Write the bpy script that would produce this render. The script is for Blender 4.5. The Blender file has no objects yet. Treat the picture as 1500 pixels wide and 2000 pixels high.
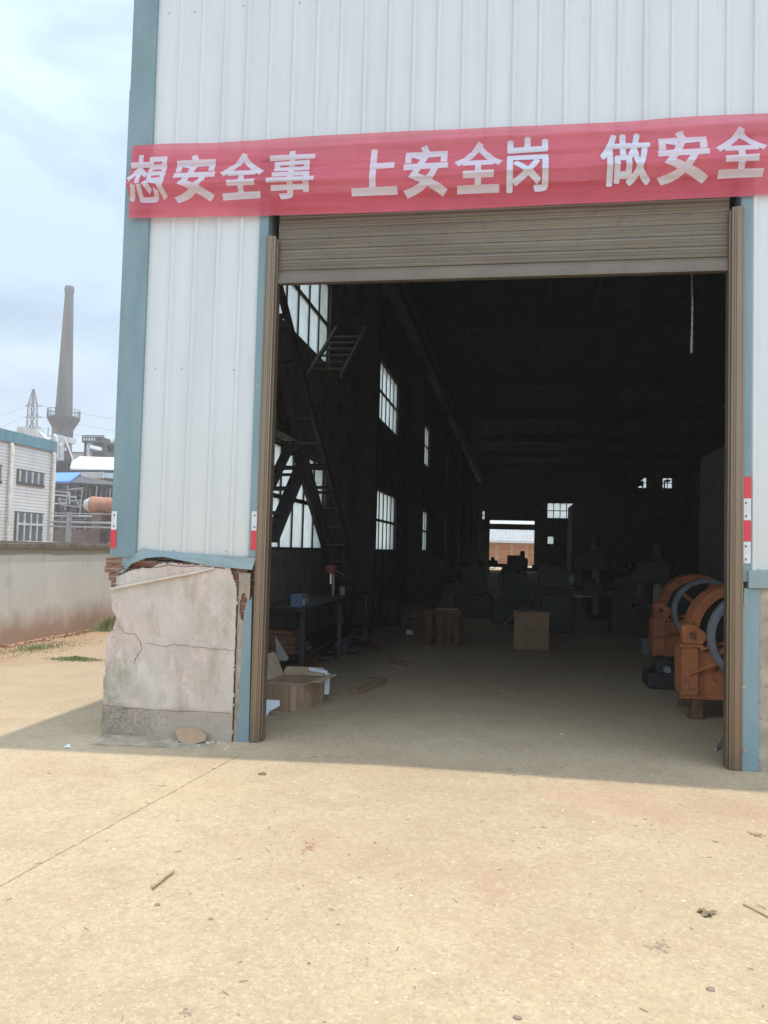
import bpy, bmesh, math, random
from mathutils import Vector, Matrix, noise
random.seed(7)
S = bpy.context.scene
COL = S.collection

# ------------------------------------------------------------------ camera
YAW, PITCH, ROLL, FPX, EYE = -0.16145651, 0.04634021, 0.02634265, 1540.0, 1.6
cf = Vector((math.sin(YAW)*math.cos(PITCH), math.cos(YAW)*math.cos(PITCH), math.sin(PITCH)))
_r = Vector((math.cos(YAW), -math.sin(YAW), 0)); _u = _r.cross(cf)
cr = _r*math.cos(ROLL)+_u*math.sin(ROLL); cu = -_r*math.sin(ROLL)+_u*math.cos(ROLL)
cam = bpy.data.objects.new('camera', bpy.data.cameras.new('camera')); COL.objects.link(cam)
cam.data.sensor_fit = 'VERTICAL'; cam.data.sensor_height = 36; cam.data.sensor_width = 27
cam.data.lens = 36*FPX/2000; cam.data.clip_start = .05; cam.data.clip_end = 6000
M = Matrix((cr, cu, -cf)).transposed().to_4x4(); M.translation = (0, 0, EYE); cam.matrix_world = M
S.camera = cam

# ------------------------------------------------------------------ sky, sun, exposure
SUNV = Vector((0.099, 0.057, 1)).normalized()
W = bpy.data.worlds.new('World'); S.world = W; W.use_nodes = True
nt = W.node_tree; nt.nodes.clear()
out = nt.nodes.new('ShaderNodeOutputWorld'); bg = nt.nodes.new('ShaderNodeBackground')
sky = nt.nodes.new('ShaderNodeTexSky'); sky.sky_type = 'NISHITA'; sky.sun_disc = False
sky.sun_elevation = math.asin(SUNV.z); sky.sun_rotation = math.atan2(SUNV.x, SUNV.y)
sky.air_density = 1.0; sky.dust_density = 2.5; sky.ozone_density = 1.5
tc = nt.nodes.new('ShaderNodeTexCoord'); mp = nt.nodes.new('ShaderNodeMapping')
mp.inputs['Scale'].default_value = (1, 1, 2.6); mp.inputs['Location'].default_value = (3.1, 0.4, 0.2)
nz = nt.nodes.new('ShaderNodeTexNoise'); nz.inputs['Scale'].default_value = 2.3; nz.inputs['Detail'].default_value = 7
nz.inputs['Roughness'].default_value = .52; nz.inputs['Distortion'].default_value = .3
ramp = nt.nodes.new('ShaderNodeValToRGB'); ramp.color_ramp.elements[0].position = .42; ramp.color_ramp.elements[1].position = .60
mix = nt.nodes.new('ShaderNodeMix'); mix.data_type = 'RGBA'
mul = nt.nodes.new('ShaderNodeMath'); mul.operation = 'MULTIPLY_ADD'; mul.inputs[1].default_value = .55; mul.inputs[2].default_value = .38
nt.links.new(tc.outputs['Generated'], mp.inputs[0]); nt.links.new(mp.outputs[0], nz.inputs['Vector'])
nt.links.new(nz.outputs[0], ramp.inputs[0]); sz = nt.nodes.new('ShaderNodeSeparateXYZ'); nt.links.new(tc.outputs['Generated'], sz.inputs[0])
band = nt.nodes.new('ShaderNodeValToRGB'); be = band.color_ramp.elements
be[0].position = 0.0; be[0].color = (.8, .8, .8, 1); be[1].position = .6; be[1].color = (.9, .9, .9, 1)
for pz, cv in ((.2, .62), (.30, .12), (.40, .22), (.50, .6)):
    el = be.new(pz); el.color = (cv, cv, cv, 1)
nt.links.new(sz.outputs[2], band.inputs[0])
nt.links.new(ramp.outputs[0], mul.inputs[0]); mul.inputs[1].default_value = .45; mul.inputs[2].default_value = .16
ad = nt.nodes.new('ShaderNodeMath'); ad.operation = 'MULTIPLY_ADD'; ad.inputs[1].default_value = .5; ad.use_clamp = True
nt.links.new(band.outputs[0], ad.inputs[0]); nt.links.new(mul.outputs[0], ad.inputs[2]); nt.links.new(ad.outputs[0], mix.inputs[0])
nt.links.new(sky.outputs[0], mix.inputs[6]); mix.inputs[7].default_value = (6.9, 8.6, 10.3, 1)   # sunlit cloud, in the sky's own units
# sky brighter round the sun; unseen fill glow added behind camera and toward right
def wm(op, a, b=0.):
    x = nt.nodes.new('ShaderNodeMath'); x.operation = op
    for i, q in enumerate((a, b)):
        if isinstance(q, (int, float)): x.inputs[i].default_value = q
        else: nt.links.new(q, x.inputs[i])
    return x.outputs[0]
dt = nt.nodes.new('ShaderNodeVectorMath'); dt.operation = 'DOT_PRODUCT'; nt.links.new(tc.outputs['Generated'], dt.inputs[0]); dt.inputs[1].default_value = SUNV
sx = nt.nodes.new('ShaderNodeSeparateXYZ'); nt.links.new(tc.outputs['Generated'], sx.inputs[0])
gain = wm('ADD', wm('ADD', 1., wm('MULTIPLY', wm('POWER', wm('MAXIMUM', dt.outputs['Value'], 0.), 2.), .8)), wm('ADD', wm('MULTIPLY', wm('MAXIMUM', wm('MULTIPLY', sx.outputs[1], -1.), 0.), .8), wm('MULTIPLY', wm('MAXIMUM', sx.outputs[0], 0.), .9)))
vs_ = nt.nodes.new('ShaderNodeVectorMath'); vs_.operation = 'SCALE'; nt.links.new(mix.outputs[2], vs_.inputs[0]); nt.links.new(gain, vs_.inputs['Scale'])
nt.links.new(vs_.outputs[0], bg.inputs[0]); bg.inputs[1].default_value = .1
nt.links.new(bg.outputs[0], out.inputs[0])
sd = bpy.data.lights.new('sun', 'SUN'); sd.energy = 2.7; sd.angle = math.radians(.55); sd.color = (1, .95, .85)
so = bpy.data.objects.new('sun', sd); COL.objects.link(so); so.rotation_euler = SUNV.to_track_quat('Z', 'Y').to_euler(); so.location = (0, 0, 60)
S.view_settings.view_transform = 'Standard'; S.view_settings.look = 'None'; S.view_settings.exposure = 0.2; S.view_settings.gamma = 1
S.cycles.max_bounces = 8; S.cycles.volume_bounces = 1; S.cycles.diffuse_bounces = 5; S.cycles.transparent_max_bounces = 12

# ------------------------------------------------------------------ measuring: a picture point on a plane of the place
def ray(x, y): return cr*(x-750)/FPX - cu*(y-1000)/FPX + cf
def pY(x, y, Y): d = ray(x, y); return Vector((0, 0, EYE)) + d*(Y/d.y)
def pX(x, y, X): d = ray(x, y); return Vector((0, 0, EYE)) + d*(X/d.x)
def gz(X):
    t = max(0., -0.9-X)
    return -0.2*(1-math.exp(-t*0.16)) if t > 0 else 0.
def pG(x, y, h=0.):
    z = 0.
    for _ in range(30):
        d = ray(x, y); p = Vector((0, 0, EYE)) + d*((z+h-EYE)/d.z); z = gz(p.x)
    return p

# ------------------------------------------------------------------ mesh helpers
def worldloc(o):
    v = Vector((0, 0, 0))
    while o: v += o.location; o = o.parent
    return v
class MB:
    def __init__(s): s.v = []; s.f = []
    def add(s, vs, fs):
        n = len(s.v); s.v += [tuple(v) for v in vs]; s.f += [tuple(i+n for i in f) for f in fs]; return s
    def box(s, x0, x1, y0, y1, z0, z1):
        return s.add([(x, y, z) for x in (x0, x1) for y in (y0, y1) for z in (z0, z1)],
                     [(0,1,3,2),(4,6,7,5),(0,4,5,1),(2,3,7,6),(0,2,6,4),(1,5,7,3)])
    def bar(s, p, q, w, h=None, up=(0, 0, 1)):
        p, q = Vector(p), Vector(q); h = h or w; d = (q-p).normalized(); up = Vector(up)
        if abs(d.dot(up)) > .97: up = Vector((0, 1, 0)) if abs(d.y) < .9 else Vector((1, 0, 0))
        a = d.cross(up).normalized(); b = a.cross(d)
        vs = [c + a*(i*w/2) + b*(j*h/2) for c in (p, q) for i, j in ((-1,-1),(1,-1),(1,1),(-1,1))]
        return s.add(vs, [(3,2,1,0),(4,5,6,7),(0,1,5,4),(1,2,6,5),(2,3,7,6),(3,0,4,7)])
    def tube(s, pts, r, n=10, caps=True):
        pts = [Vector(p) for p in pts]; rs = r if isinstance(r, (list, tuple)) else [r]*len(pts)
        rings = []; prev = None
        for i, p in enumerate(pts):
            d = (pts[min(i+1, len(pts)-1)] - pts[max(i-1, 0)]).normalized()
            a = prev if prev is not None else (Vector((0,0,1)) if abs(d.z) < .9 else Vector((1,0,0)))
            a = (a - d*a.dot(d)).normalized(); prev = a; b = d.cross(a)
            rings.append([p + (a*math.cos(t)+b*math.sin(t))*rs[i] for t in [2*math.pi*k/n for k in range(n)]])
        vs = [v for R in rings for v in R]; fs = []
        for i in range(len(pts)-1):
            for k in range(n):
                a0 = i*n+k; a1 = i*n+(k+1) % n; fs.append((a0, a1, a1+n, a0+n))
        if caps: fs.append(tuple(range(n))[::-1]); fs.append(tuple((len(pts)-1)*n+k for k in range(n)))
        return s.add(vs, fs)
    def lathe(s, prof, c, axis='z', n=32):
        vs = []; fs = []
        for r, h in prof:
            for k in range(n):
                t = 2*math.pi*k/n; a, b = r*math.cos(t), r*math.sin(t)
                vs.append((c[0]+a, c[1]+b, c[2]+h) if axis == 'z' else (c[0]+a, c[1]+h, c[2]+b) if axis == 'y' else (c[0]+h, c[1]+a, c[2]+b))
        for i in range(len(prof)-1):
            for k in range(n):
                a0 = i*n+k; a1 = i*n+(k+1) % n; fs.append((a0, a1, a1+n, a0+n))
        if prof[0][0] > 1e-5: fs.append(tuple(range(n))[::-1])
        if prof[-1][0] > 1e-5: fs.append(tuple((len(prof)-1)*n+k for k in range(n)))
        return s.add(vs, fs)
    def ring(s, prof, c, axis='y', n=48):          # closed profile swept round
        vs = []; fs = []; m = len(prof)
        for r, h in prof:
            for k in range(n):
                t = 2*math.pi*k/n; a, b = r*math.cos(t), r*math.sin(t)
                vs.append((c[0]+a, c[1]+b, c[2]+h) if axis == 'z' else (c[0]+a, c[1]+h, c[2]+b) if axis == 'y' else (c[0]+h, c[1]+a, c[2]+b))
        for i in range(m):
            j = (i+1) % m
            for k in range(n):
                k2 = (k+1) % n; fs.append((i*n+k, i*n+k2, j*n+k2, j*n+k))
        return s.add(vs, fs)
    def prism(s, poly, d0, d1, plane='xz'):
        n = len(poly)
        def P(a, b, d): return (a, d, b) if plane == 'xz' else (d, a, b) if plane == 'yz' else (a, b, d)
        vs = [P(a, b, d0) for a, b in poly] + [P(a, b, d1) for a, b in poly]
        return s.add(vs, [tuple(range(n)), tuple(range(2*n-1, n-1, -1))] + [(i, i+n, (i+1) % n+n, (i+1) % n) for i in range(n)])
    def build(s, name, mat, parent=None, smooth=False, bevel=0., local=False, jitter=0.):
        me = bpy.data.meshes.new(name)
        vs = [Vector(v) for v in s.v]
        if jitter: vs = [v + noise.noise_vector(v*3.1)*jitter for v in vs]
        if parent is not None: off = Vector((0,0,0)) if local else worldloc(parent)
        elif local: off = Vector((0,0,0))
        else:
            lo = [min(v[i] for v in vs) for i in range(3)]; hi = [max(v[i] for v in vs) for i in range(3)]
            off = Vector(((lo[0]+hi[0])/2, (lo[1]+hi[1])/2, lo[2]))
        me.from_pydata([v-off for v in vs], [], s.f)
        bm = bmesh.new(); bm.from_mesh(me); bmesh.ops.recalc_face_normals(bm, faces=bm.faces); bm.to_mesh(me); bm.free()
        if smooth:
            for p in me.polygons: p.use_smooth = True
            if hasattr(me, 'set_sharp_from_angle'): me.set_sharp_from_angle(angle=math.radians(38))
        me.materials.append(mat)
        o = bpy.data.objects.new(name, me); COL.objects.link(o)
        if parent is not None: o.parent = parent
        else: o.location = off
        if bevel:
            b = o.modifiers.new('bevel', 'BEVEL'); b.width = bevel; b.segments = 2; b.limit_method = 'ANGLE'
        return o
def tag(o, label=None, cat=None, group=None, kind=None):
    if label: o['label'] = label
    if cat: o['category'] = cat
    if group: o['group'] = group
    if kind: o['kind'] = kind
    return o
def thing(name, label, cat, loc, rz=0, group=None):
    o = bpy.data.objects.new(name, None); COL.objects.link(o); o.location = loc; o.rotation_euler = (0, 0, rz)
    o.empty_display_size = .2
    return tag(o, label, cat, group)
def dup(o, parent=None, loc=None, rz=None, label=None):
    c = o.copy(); COL.objects.link(c)
    if parent is not None: c.parent = parent
    if loc is not None: c.location = loc
    if rz is not None: c.rotation_euler = (0, 0, rz)
    if label: c['label'] = label
    for ch in [k for k in bpy.data.objects if k.parent == o]: dup(ch, c)
    return c

# ------------------------------------------------------------------ materials
class N:
    def __init__(s, name):
        s.m = bpy.data.materials.new(name); s.m.use_nodes = True; s.t = s.m.node_tree
        s.b = s.t.nodes['Principled BSDF']; s.out = s.t.nodes['Material Output']
        s.pos = s.n('ShaderNodeNewGeometry').outputs['Position']
    def n(s, t, **k):
        x = s.t.nodes.new(t)
        for a, b in k.items(): setattr(x, a, b)
        return x
    def l(s, a, b): s.t.links.new(a, b)
    def mp(s, scale=(1,1,1), loc=(0,0,0), vec=None, rot=(0,0,0)):
        m = s.n('ShaderNodeMapping'); m.inputs['Scale'].default_value = scale; m.inputs['Location'].default_value = loc; m.inputs['Rotation'].default_value = rot
        s.l(vec or s.pos, m.inputs[0]); return m.outputs[0]
    def noise(s, scale, detail=4, rough=.55, vec=None, dist=0.):
        x = s.n('ShaderNodeTexNoise'); x.inputs['Scale'].default_value = scale; x.inputs['Detail'].default_value = detail
        x.inputs['Roughness'].default_value = rough; x.inputs['Distortion'].default_value = dist; s.l(vec or s.pos, x.inputs['Vector']); return x.outputs[0]
    def vor(s, scale, vec=None, feature='F1', out='Distance', rnd=1.):
        x = s.n('ShaderNodeTexVoronoi'); x.feature = feature; x.inputs['Scale'].default_value = scale; x.inputs['Randomness'].default_value = rnd
        s.l(vec or s.pos, x.inputs['Vector']); return x.outputs[out]
    def rng(s, v, a, b, c=0., d=1.):
        x = s.n('ShaderNodeMapRange'); x.clamp = True
        for i, q in zip(range(1, 5), (a, b, c, d)): x.inputs[i].default_value = q
        s.l(v, x.inputs[0]); return x.outputs[0]
    def math(s, op, a, b=0., c=None):
        x = s.n('ShaderNodeMath'); x.operation = op
        for i, q in enumerate((a, b, c)):
            if q is None: continue
            if isinstance(q, (int, float)): x.inputs[i].default_value = q
            else: s.l(q, x.inputs[i])
        return x.outputs[0]
    def xyz(s, vec=None):
        x = s.n('ShaderNodeSeparateXYZ'); s.l(vec or s.pos, x.inputs[0]); return x.outputs
    def mix(s, f, a, b, mode='MIX'):
        x = s.n('ShaderNodeMix'); x.data_type = 'RGBA'; x.blend_type = mode
        for i, q in ((0, f), (6, a), (7, b)):
            if isinstance(q, (int, float)): x.inputs[i].default_value = q
            elif isinstance(q, tuple): x.inputs[i].default_value = (*q, 1)
            else: s.l(q, x.inputs[i])
        return x.outputs[2]
    def fin(s, col, rough=.7, metal=0., bump=None, bd=.01, bs=.5, spec=.5):
        if isinstance(col, tuple): s.b.inputs['Base Color'].default_value = (*col, 1)
        else: s.l(col, s.b.inputs['Base Color'])
        if isinstance(rough, (int, float)): s.b.inputs['Roughness'].default_value = rough
        else: s.l(rough, s.b.inputs['Roughness'])
        if isinstance(metal, (int, float)): s.b.inputs['Metallic'].default_value = metal
        else: s.l(metal, s.b.inputs['Metallic'])
        s.b.inputs['Specular IOR Level'].default_value = spec
        if bump is not None:
            x = s.n('ShaderNodeBump'); x.inputs['Distance'].default_value = bd; x.inputs['Strength'].default_value = bs
            s.l(bump, x.inputs['Height']); s.l(x.outputs[0], s.b.inputs['Normal'])
        return s.m
def simple(name, col, rough=.6, metal=0., var=.25, scale=4., dirt=None, bd=.003, spec=.5, stretch=(1,1,1)):
    k = N(name); v = k.mp(stretch)
    a = k.rng(k.noise(scale, 6, .6, v), .3, .7)
    c = k.mix(a, tuple(x*(1-var) for x in col), tuple(min(1, x*(1+var*.6)) for x in col))
    if dirt: c = k.mix(k.rng(k.noise(scale*2.7, 8, .65, v), .52, .7), c, dirt)
    return k.fin(c, rough, metal, k.noise(scale*12, 5, .6, v), bd, .4, spec)

def m_ground():
    k = N('sandy_concrete'); x, y, z = k.xyz()
    big = k.rng(k.noise(.55, 5, .6), .32, .68)
    c = k.mix(big, (.49, .365, .23), (.565, .445, .29))
    c = k.mix(k.rng(k.noise(2.3, 8, .7, dist=.6), .45, .66, 0, .6), c, (.42, .305, .19))
    # reddish soil stains
    c = k.mix(k.rng(k.noise(.8, 6, .6, k.mp(loc=(4.2, 1.7, 0))), .56, .72, 0, .55), c, (.46, .26, .17))
    # pale cement dust
    c = k.mix(k.rng(k.noise(1.4, 7, .75, k.mp(loc=(9, 3, 0))), .56, .75, 0, .35), c, (.62, .53, .37))
    # aggregate: light and dark grains
    g1 = k.vor(75, out='Color'); g1s = k.xyz(g1)[0]
    c = k.mix(k.rng(g1s, .8, 1, 0, .34), c, (.72, .63, .45))
    c = k.mix(k.rng(g1s, .0, .15, .36, 0), c, (.30, .22, .14))
    fine = k.noise(160, 3, .7)
    c = k.mix(k.rng(fine, .33, .6, .42, 0), c, (.24, .18, .12))
    pit = k.math('MULTIPLY', k.rng(k.vor(26), .07, .12, 1, 0), k.rng(k.noise(3.1, 3), .46, .62))
    mid = k.noise(22, 6, .75); c = k.mix(k.rng(mid, .47, .66, 0, .5), c, (.34, .245, .15)); c = k.mix(k.rng(k.noise(70, 4, .75), .58, .68, 0, .55), c, (.25, .175, .11)); c = k.mix(k.rng(k.noise(38, 5, .7), .6, .74, 0, .3), c, (.68, .58, .41))
    c = k.mix(k.math('MULTIPLY', pit, .8), c, (.15, .11, .08))
    for sx_, sy_, rr, cc, am in ((1200, 1560, .55, (.50, .25, .18), .7), (1480, 1600, .7, (.47, .28, .20), .55), (640, 1640, .6, (.42, .28, .19), .45), (400, 1502, .45, (.46, .30, .21), .4), (790, 1500, .5, (.44, .29, .20), .4),
                                 (1000, 1372, .9, (.40, .22, .15), .5), (780, 1385, .5, (.42, .23, .16), .5), 
                                 (860, 1620, .35, (.36, .24, .16), .4), (1290, 1850, .09, (.30, .19, .14), .6), (360, 1540, .5, (.60, .44, .25), .5), (1330, 1720, .4, (.45, .31, .21), .35)):
        g_ = pG(sx_, sy_); dv = k.n('ShaderNodeVectorMath'); dv.operation = 'DISTANCE'; k.l(k.pos, dv.inputs[0]); dv.inputs[1].default_value = g_
        dd = k.math('ADD', dv.outputs['Value'], k.math('MULTIPLY', k.math('SUBTRACT', k.noise(3.2, 8, .72), .5), rr*3.6))
        c = k.mix(k.math('MULTIPLY', k.rng(dd, rr*.1, rr, am*.75, 0), k.rng(k.noise(9, 8, .75), .36, .6, .15, 1)), c, cc)
    # faint drag marks
    dm = k.noise(4, 6, .7, k.mp((3.5, .5, 1), rot=(0, 0, .9))); c = k.mix(k.rng(dm, .6, .72, 0, .35), c, (.40, .29, .20))
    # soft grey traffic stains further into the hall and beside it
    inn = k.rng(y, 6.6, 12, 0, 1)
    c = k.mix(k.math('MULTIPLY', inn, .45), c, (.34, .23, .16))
    # saw-cut joint from the jamb across the yard
    p0, p1 = pG(470, 1474), pG(0, 1731); dx, dy = p1.x-p0.x, p1.y-p0.y; L = math.hypot(dx, dy)
    wob = k.math('MULTIPLY', k.math('SUBTRACT', k.noise(7, 5, .7), .5), .035)
    dist = k.math('ADD', k.math('ADD', k.math('MULTIPLY', x, -dy/L), k.math('MULTIPLY', y, dx/L)), (p0.x*dy-p0.y*dx)/L)
    dist = k.math('ABSOLUTE', k.math('ADD', dist, wob))
    seg = k.rng(y, p0.y-.02, p0.y+.02, 1, 0)
    jn = k.math('MULTIPLY', k.rng(dist, .0025, .008, 1, 0), seg)
    jn = k.math('MULTIPLY', jn, k.rng(k.noise(19, 4, .7), .38, .5, .25, 1))
    c = k.mix(k.math('MULTIPLY', jn, .75), c, (.17, .115, .075))
    # a second joint in the yard beside the hall, running left from the plinth
    q0, q1 = pG(200, 1290), pG(60, 1296); s2 = (q1.y-q0.y)/(q1.x-q0.x)
    d2 = k.math('ABSOLUTE', k.math('SUBTRACT', k.math('ADD', y, wob), k.math('ADD', k.math('MULTIPLY', x, s2), q0.y-s2*q0.x)))
    j2 = k.math('MULTIPLY', k.rng(d2, .01, .035, 1, 0), k.rng(x, -3.6, -3.4, 1, 0))
    c = k.mix(k.math('MULTIPLY', j2, .6), c, (.20, .15, .10))
    # red earth by the boundary wall
    re = k.rng(k.math('ADD', x, k.math('MULTIPLY', k.noise(1.2, 5), 1.6)), -6.6, -5.8, 1, 0)
    c = k.mix(k.math('MULTIPLY', re, .55), c, (.36, .22, .13))
    h = k.math('ADD', k.math('MULTIPLY', k.noise(45, 6, .7), .6), k.math('MULTIPLY', g1s, .25))
    h = k.math('SUBTRACT', h, k.math('ADD', pit, jn))
    return k.fin(c, k.rng(big, 0, 1, .85, .95), 0, h, .006, .55, .25)
def m_clad():
    k = N('white_cladding'); v = k.mp((1, 1, .07)); x, y, z = k.xyz()
    c = k.mix(k.rng(k.noise(6, 5, .6, v), .35, .7), (.56, .59, .605), (.62, .645, .655))
    c = k.mix(k.rng(k.noise(17, 6, .7, v), .58, .76, 0, .3), c, (.45, .42, .33))
    c = k.mix(k.rng(z, 1.5, 2.9, .4, 0), c, (.56, .51, .42)); c = k.mix(k.rng(k.noise(5, 8, .75, k.mp((1, 1, .03), (2, 0, 0))), .6, .75, 0, .35), c, (.47, .40, .28))
    return k.fin(c, .48, 0, k.noise(1.6, 3, .5), .03, .3, .4)
def m_plaster():
    k = N('stained_plaster'); x, y, z = k.xyz()
    c = k.mix(k.rng(k.noise(2.2, 6, .6), .35, .65), (.47, .41, .345), (.60, .525, .465))
    c = k.mix(k.rng(k.noise(1.7, 5, .6, k.mp(loc=(7, 0, 2))), .44, .62, 0, .75), c, (.64, .48, .425))
    c = k.mix(k.rng(k.noise(2.9, 7, .7, k.mp((1.6, 1, .6), (1, 5, 3))), .5, .66, 0, .75), c, (.37, .315, .23))
    c = k.mix(k.rng(k.noise(5, 8, .7, k.mp((1, 1, .5), (3, 2, 9))), .55, .66, 0, .55), c, (.72, .69, .63))
    base = k.rng(k.math('ADD', z, k.math('MULTIPLY', k.noise(3, 4), .12)), .24, .28, 1, 0)
    c = k.mix(k.math('MULTIPLY', base, .6), c, (.31, .25, .18))
    green = k.math('MULTIPLY', k.rng(x, -3.3, -2.9, 1, 0), k.rng(z, .1, .7, 1, 0))
    green = k.math('MULTIPLY', green, k.rng(k.noise(6, 7, .7), .42, .6))
    c = k.mix(k.math('MULTIPLY', green, .6), c, (.17, .165, .10))
    wv = k.n('ShaderNodeVectorMath'); wv.operation = 'ADD'; w3 = k.n('ShaderNodeTexNoise'); w3.inputs['Scale'].default_value = 9; k.l(k.pos, w3.inputs['Vector']); w4 = k.n('ShaderNodeVectorMath'); w4.operation = 'SCALE'; w4.inputs['Scale'].default_value = .16; k.l(w3.outputs[1], w4.inputs[0]); k.l(k.pos, wv.inputs[0]); k.l(w4.outputs[0], wv.inputs[1])
    cr1 = k.rng(k.vor(21, feature='DISTANCE_TO_EDGE', vec=wv.outputs[0]), .0, .035, 1, 0)
    crk = k.math('MULTIPLY', cr1, k.rng(k.math('ADD', k.rng(x, -3.35, -2.75, 1, 0), k.math('MULTIPLY', base, .8)), .75, 1.3))
    c = k.mix(k.math('MULTIPLY', crk, .7), c, (.10, .085, .06))
    pit = k.math('MULTIPLY', k.rng(k.vor(34), .06, .13, 1, 0), k.rng(k.noise(4, 3), .52, .62))
    c = k.mix(pit, c, (.13, .10, .08))
    h = k.math('SUBTRACT', k.noise(22, 7, .7), k.math('ADD', k.math('MULTIPLY', crk, .6), pit))
    return k.fin(c, .9, 0, h, .012, .6, .2)
def m_brick(name, rot=(math.pi/2, 0, 0)):
    k = N(name); b = k.n('ShaderNodeTexBrick'); b.inputs['Scale'].default_value = 1; b.inputs['Brick Width'].default_value = .24
    b.inputs['Row Height'].default_value = .065; b.inputs['Mortar Size'].default_value = .006; b.inputs['Color1'].default_value = (.27, .115, .08, 1)
    b.inputs['Color2'].default_value = (.20, .09, .065, 1); b.inputs['Mortar'].default_value = (.33, .27, .21, 1)
    k.l(k.mp(rot=rot), b.inputs['Vector'])
    c = k.mix(k.rng(k.noise(9, 6, .7), .45, .7, 0, .6), b.outputs[0], (.30, .21, .16))
    return k.fin(c, .92, 0, k.math('SUBTRACT', k.noise(30, 6, .7), b.outputs[1]), .012, .7, .2)
def m_boundary():
    k = N('whitewashed_wall'); x, y, z = k.xyz()
    c = k.mix(k.rng(k.noise(1.1, 5, .6, k.mp((1, 1, .25))), .35, .65), (.80, .80, .76), (.88, .885, .85))
    st = k.noise(4.5, 8, .7, k.mp((1, 1, .22)))
    c = k.mix(k.rng(st, .58, .72, 0, .55), c, (.42, .37, .27))
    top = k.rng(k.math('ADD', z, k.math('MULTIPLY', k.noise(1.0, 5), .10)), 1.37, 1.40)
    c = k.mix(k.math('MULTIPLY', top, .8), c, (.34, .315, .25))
    low = k.rng(k.math('SUBTRACT', z, k.math('MULTIPLY', k.noise(2.6, 7, .72, k.mp((1, 1, .35))), .75)), -.34, .06, 1, 0)
    c = k.mix(k.math('MULTIPLY', low, .75), c, (.50, .27, .16))
    return k.fin(c, .92, 0, k.noise(12, 7, .7), .006, .4, .2)
def m_tile():
    k = N('white_strip_tile'); b = k.n('ShaderNodeTexBrick'); b.inputs['Scale'].default_value = 1
    b.inputs['Brick Width'].default_value = 6.; b.inputs['Row Height'].default_value = .135; b.inputs['Mortar Size'].default_value = .014
    b.inputs['Color1'].default_value = (.80, .78, .75, 1); b.inputs['Color2'].default_value = (.76, .74, .71, 1); b.inputs['Mortar'].default_value = (.46, .43, .40, 1)
    v = k.n('ShaderNodeCombineXYZ'); x, y, z = k.xyz(); k.l(y, v.inputs[0]); k.l(z, v.inputs[1]); k.l(v.outputs[0], b.inputs['Vector'])
    c = k.mix(k.rng(k.noise(.6, 6, .6, k.mp((1, 1, .3))), .5, .7, 0, .4), b.outputs[0], (.45, .40, .33))
    return k.fin(c, .5, 0)
def m_shutter():
    k = N('bronze_shutter'); c = k.mix(k.rng(k.noise(3, 5, .6, k.mp((.3, 1, 3))), .35, .65), (.185, .165, .14), (.235, .215, .18))
    c = k.mix(k.rng(k.noise(9, 7, .7), .55, .72, 0, .6), c, (.16, .11, .075))
    return k.fin(c, .42, .35, k.noise(40, 3), .001, .3)
def m_guide():
    k = N('bronze_steel'); v = k.mp((1, 1, .06))
    c = k.mix(k.rng(k.noise(14, 5, .6, v), .35, .65), (.21, .155, .105), (.235, .178, .125))
    return k.fin(c, k.rng(k.noise(7, 5, .6, v), .3, .7, .28, .44), .6, k.noise(3, 2, .5, v), .002, .15)
def m_teal(name='teal_flashing', a=(.150, .230, .255), b=(.195, .285, .31)):
    k = N(name); v = k.mp((1, 1, .3)); c = k.mix(k.rng(k.noise(3, 5, .6, v), .35, .65), a, b); c = k.mix(k.rng(k.noise(1.5, 6, .7, k.mp((2, 1, .5), (5, 2, 1))), .5, .7, 0, .35), c, (.30, .33, .34))
    c = k.mix(k.rng(k.noise(11, 7, .7), .6, .72, 0, .5), c, (.33, .34, .31))
    return k.fin(c, .5, 0, k.noise(2.5, 3), .012, .3)
def m_fabric(name, col, alpha, var=.12):
    k = N(name); c = k.mix(k.rng(k.noise(2.3, 5, .6), .35, .65), tuple(x*(1-var) for x in col), col)
    w = k.n('ShaderNodeTexWave'); w.inputs['Scale'].default_value = 320; w.bands_direction = 'Z'; k.l(k.pos, w.inputs[0])
    k.fin(c, .75, 0, w.outputs[1], .0006, .3, .15)
    tl = k.n('ShaderNodeBsdfTranslucent'); k.l(c, tl.inputs[0]); tp = k.n('ShaderNodeBsdfTransparent')
    m1 = k.n('ShaderNodeMixShader'); m1.inputs[0].default_value = .25; k.l(k.b.outputs[0], m1.inputs[1]); k.l(tl.outputs[0], m1.inputs[2])
    m2 = k.n('ShaderNodeMixShader'); m2.inputs[0].default_value = alpha; k.l(m1.outputs[0], m2.inputs[1]); k.l(tp.outputs[0], m2.inputs[2])
    k.l(m2.outputs[0], k.out.inputs[0]); return k.m
def m_pane(name='grimy_glass', t=.5, tint=(.82, .92, .88)):
    k = N(name); c = k.mix(k.rng(k.noise(3, 6, .65), .35, .68), tuple(x*.75 for x in tint), tint)
    tl = k.n('ShaderNodeBsdfTranslucent'); k.l(c, tl.inputs[0]); gl = k.n('ShaderNodeBsdfGlossy'); gl.inputs['Roughness'].default_value = .25
    m1 = k.n('ShaderNodeMixShader'); m1.inputs[0].default_value = .08; k.l(tl.outputs[0], m1.inputs[1]); k.l(gl.outputs[0], m1.inputs[2])
    tp = k.n('ShaderNodeBsdfTransparent'); m2 = k.n('ShaderNodeMixShader'); m2.inputs[0].default_value = t
    k.l(m1.outputs[0], m2.inputs[1]); k.l(tp.outputs[0], m2.inputs[2]); k.l(m2.outputs[0], k.out.inputs[0]); return k.m

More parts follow.
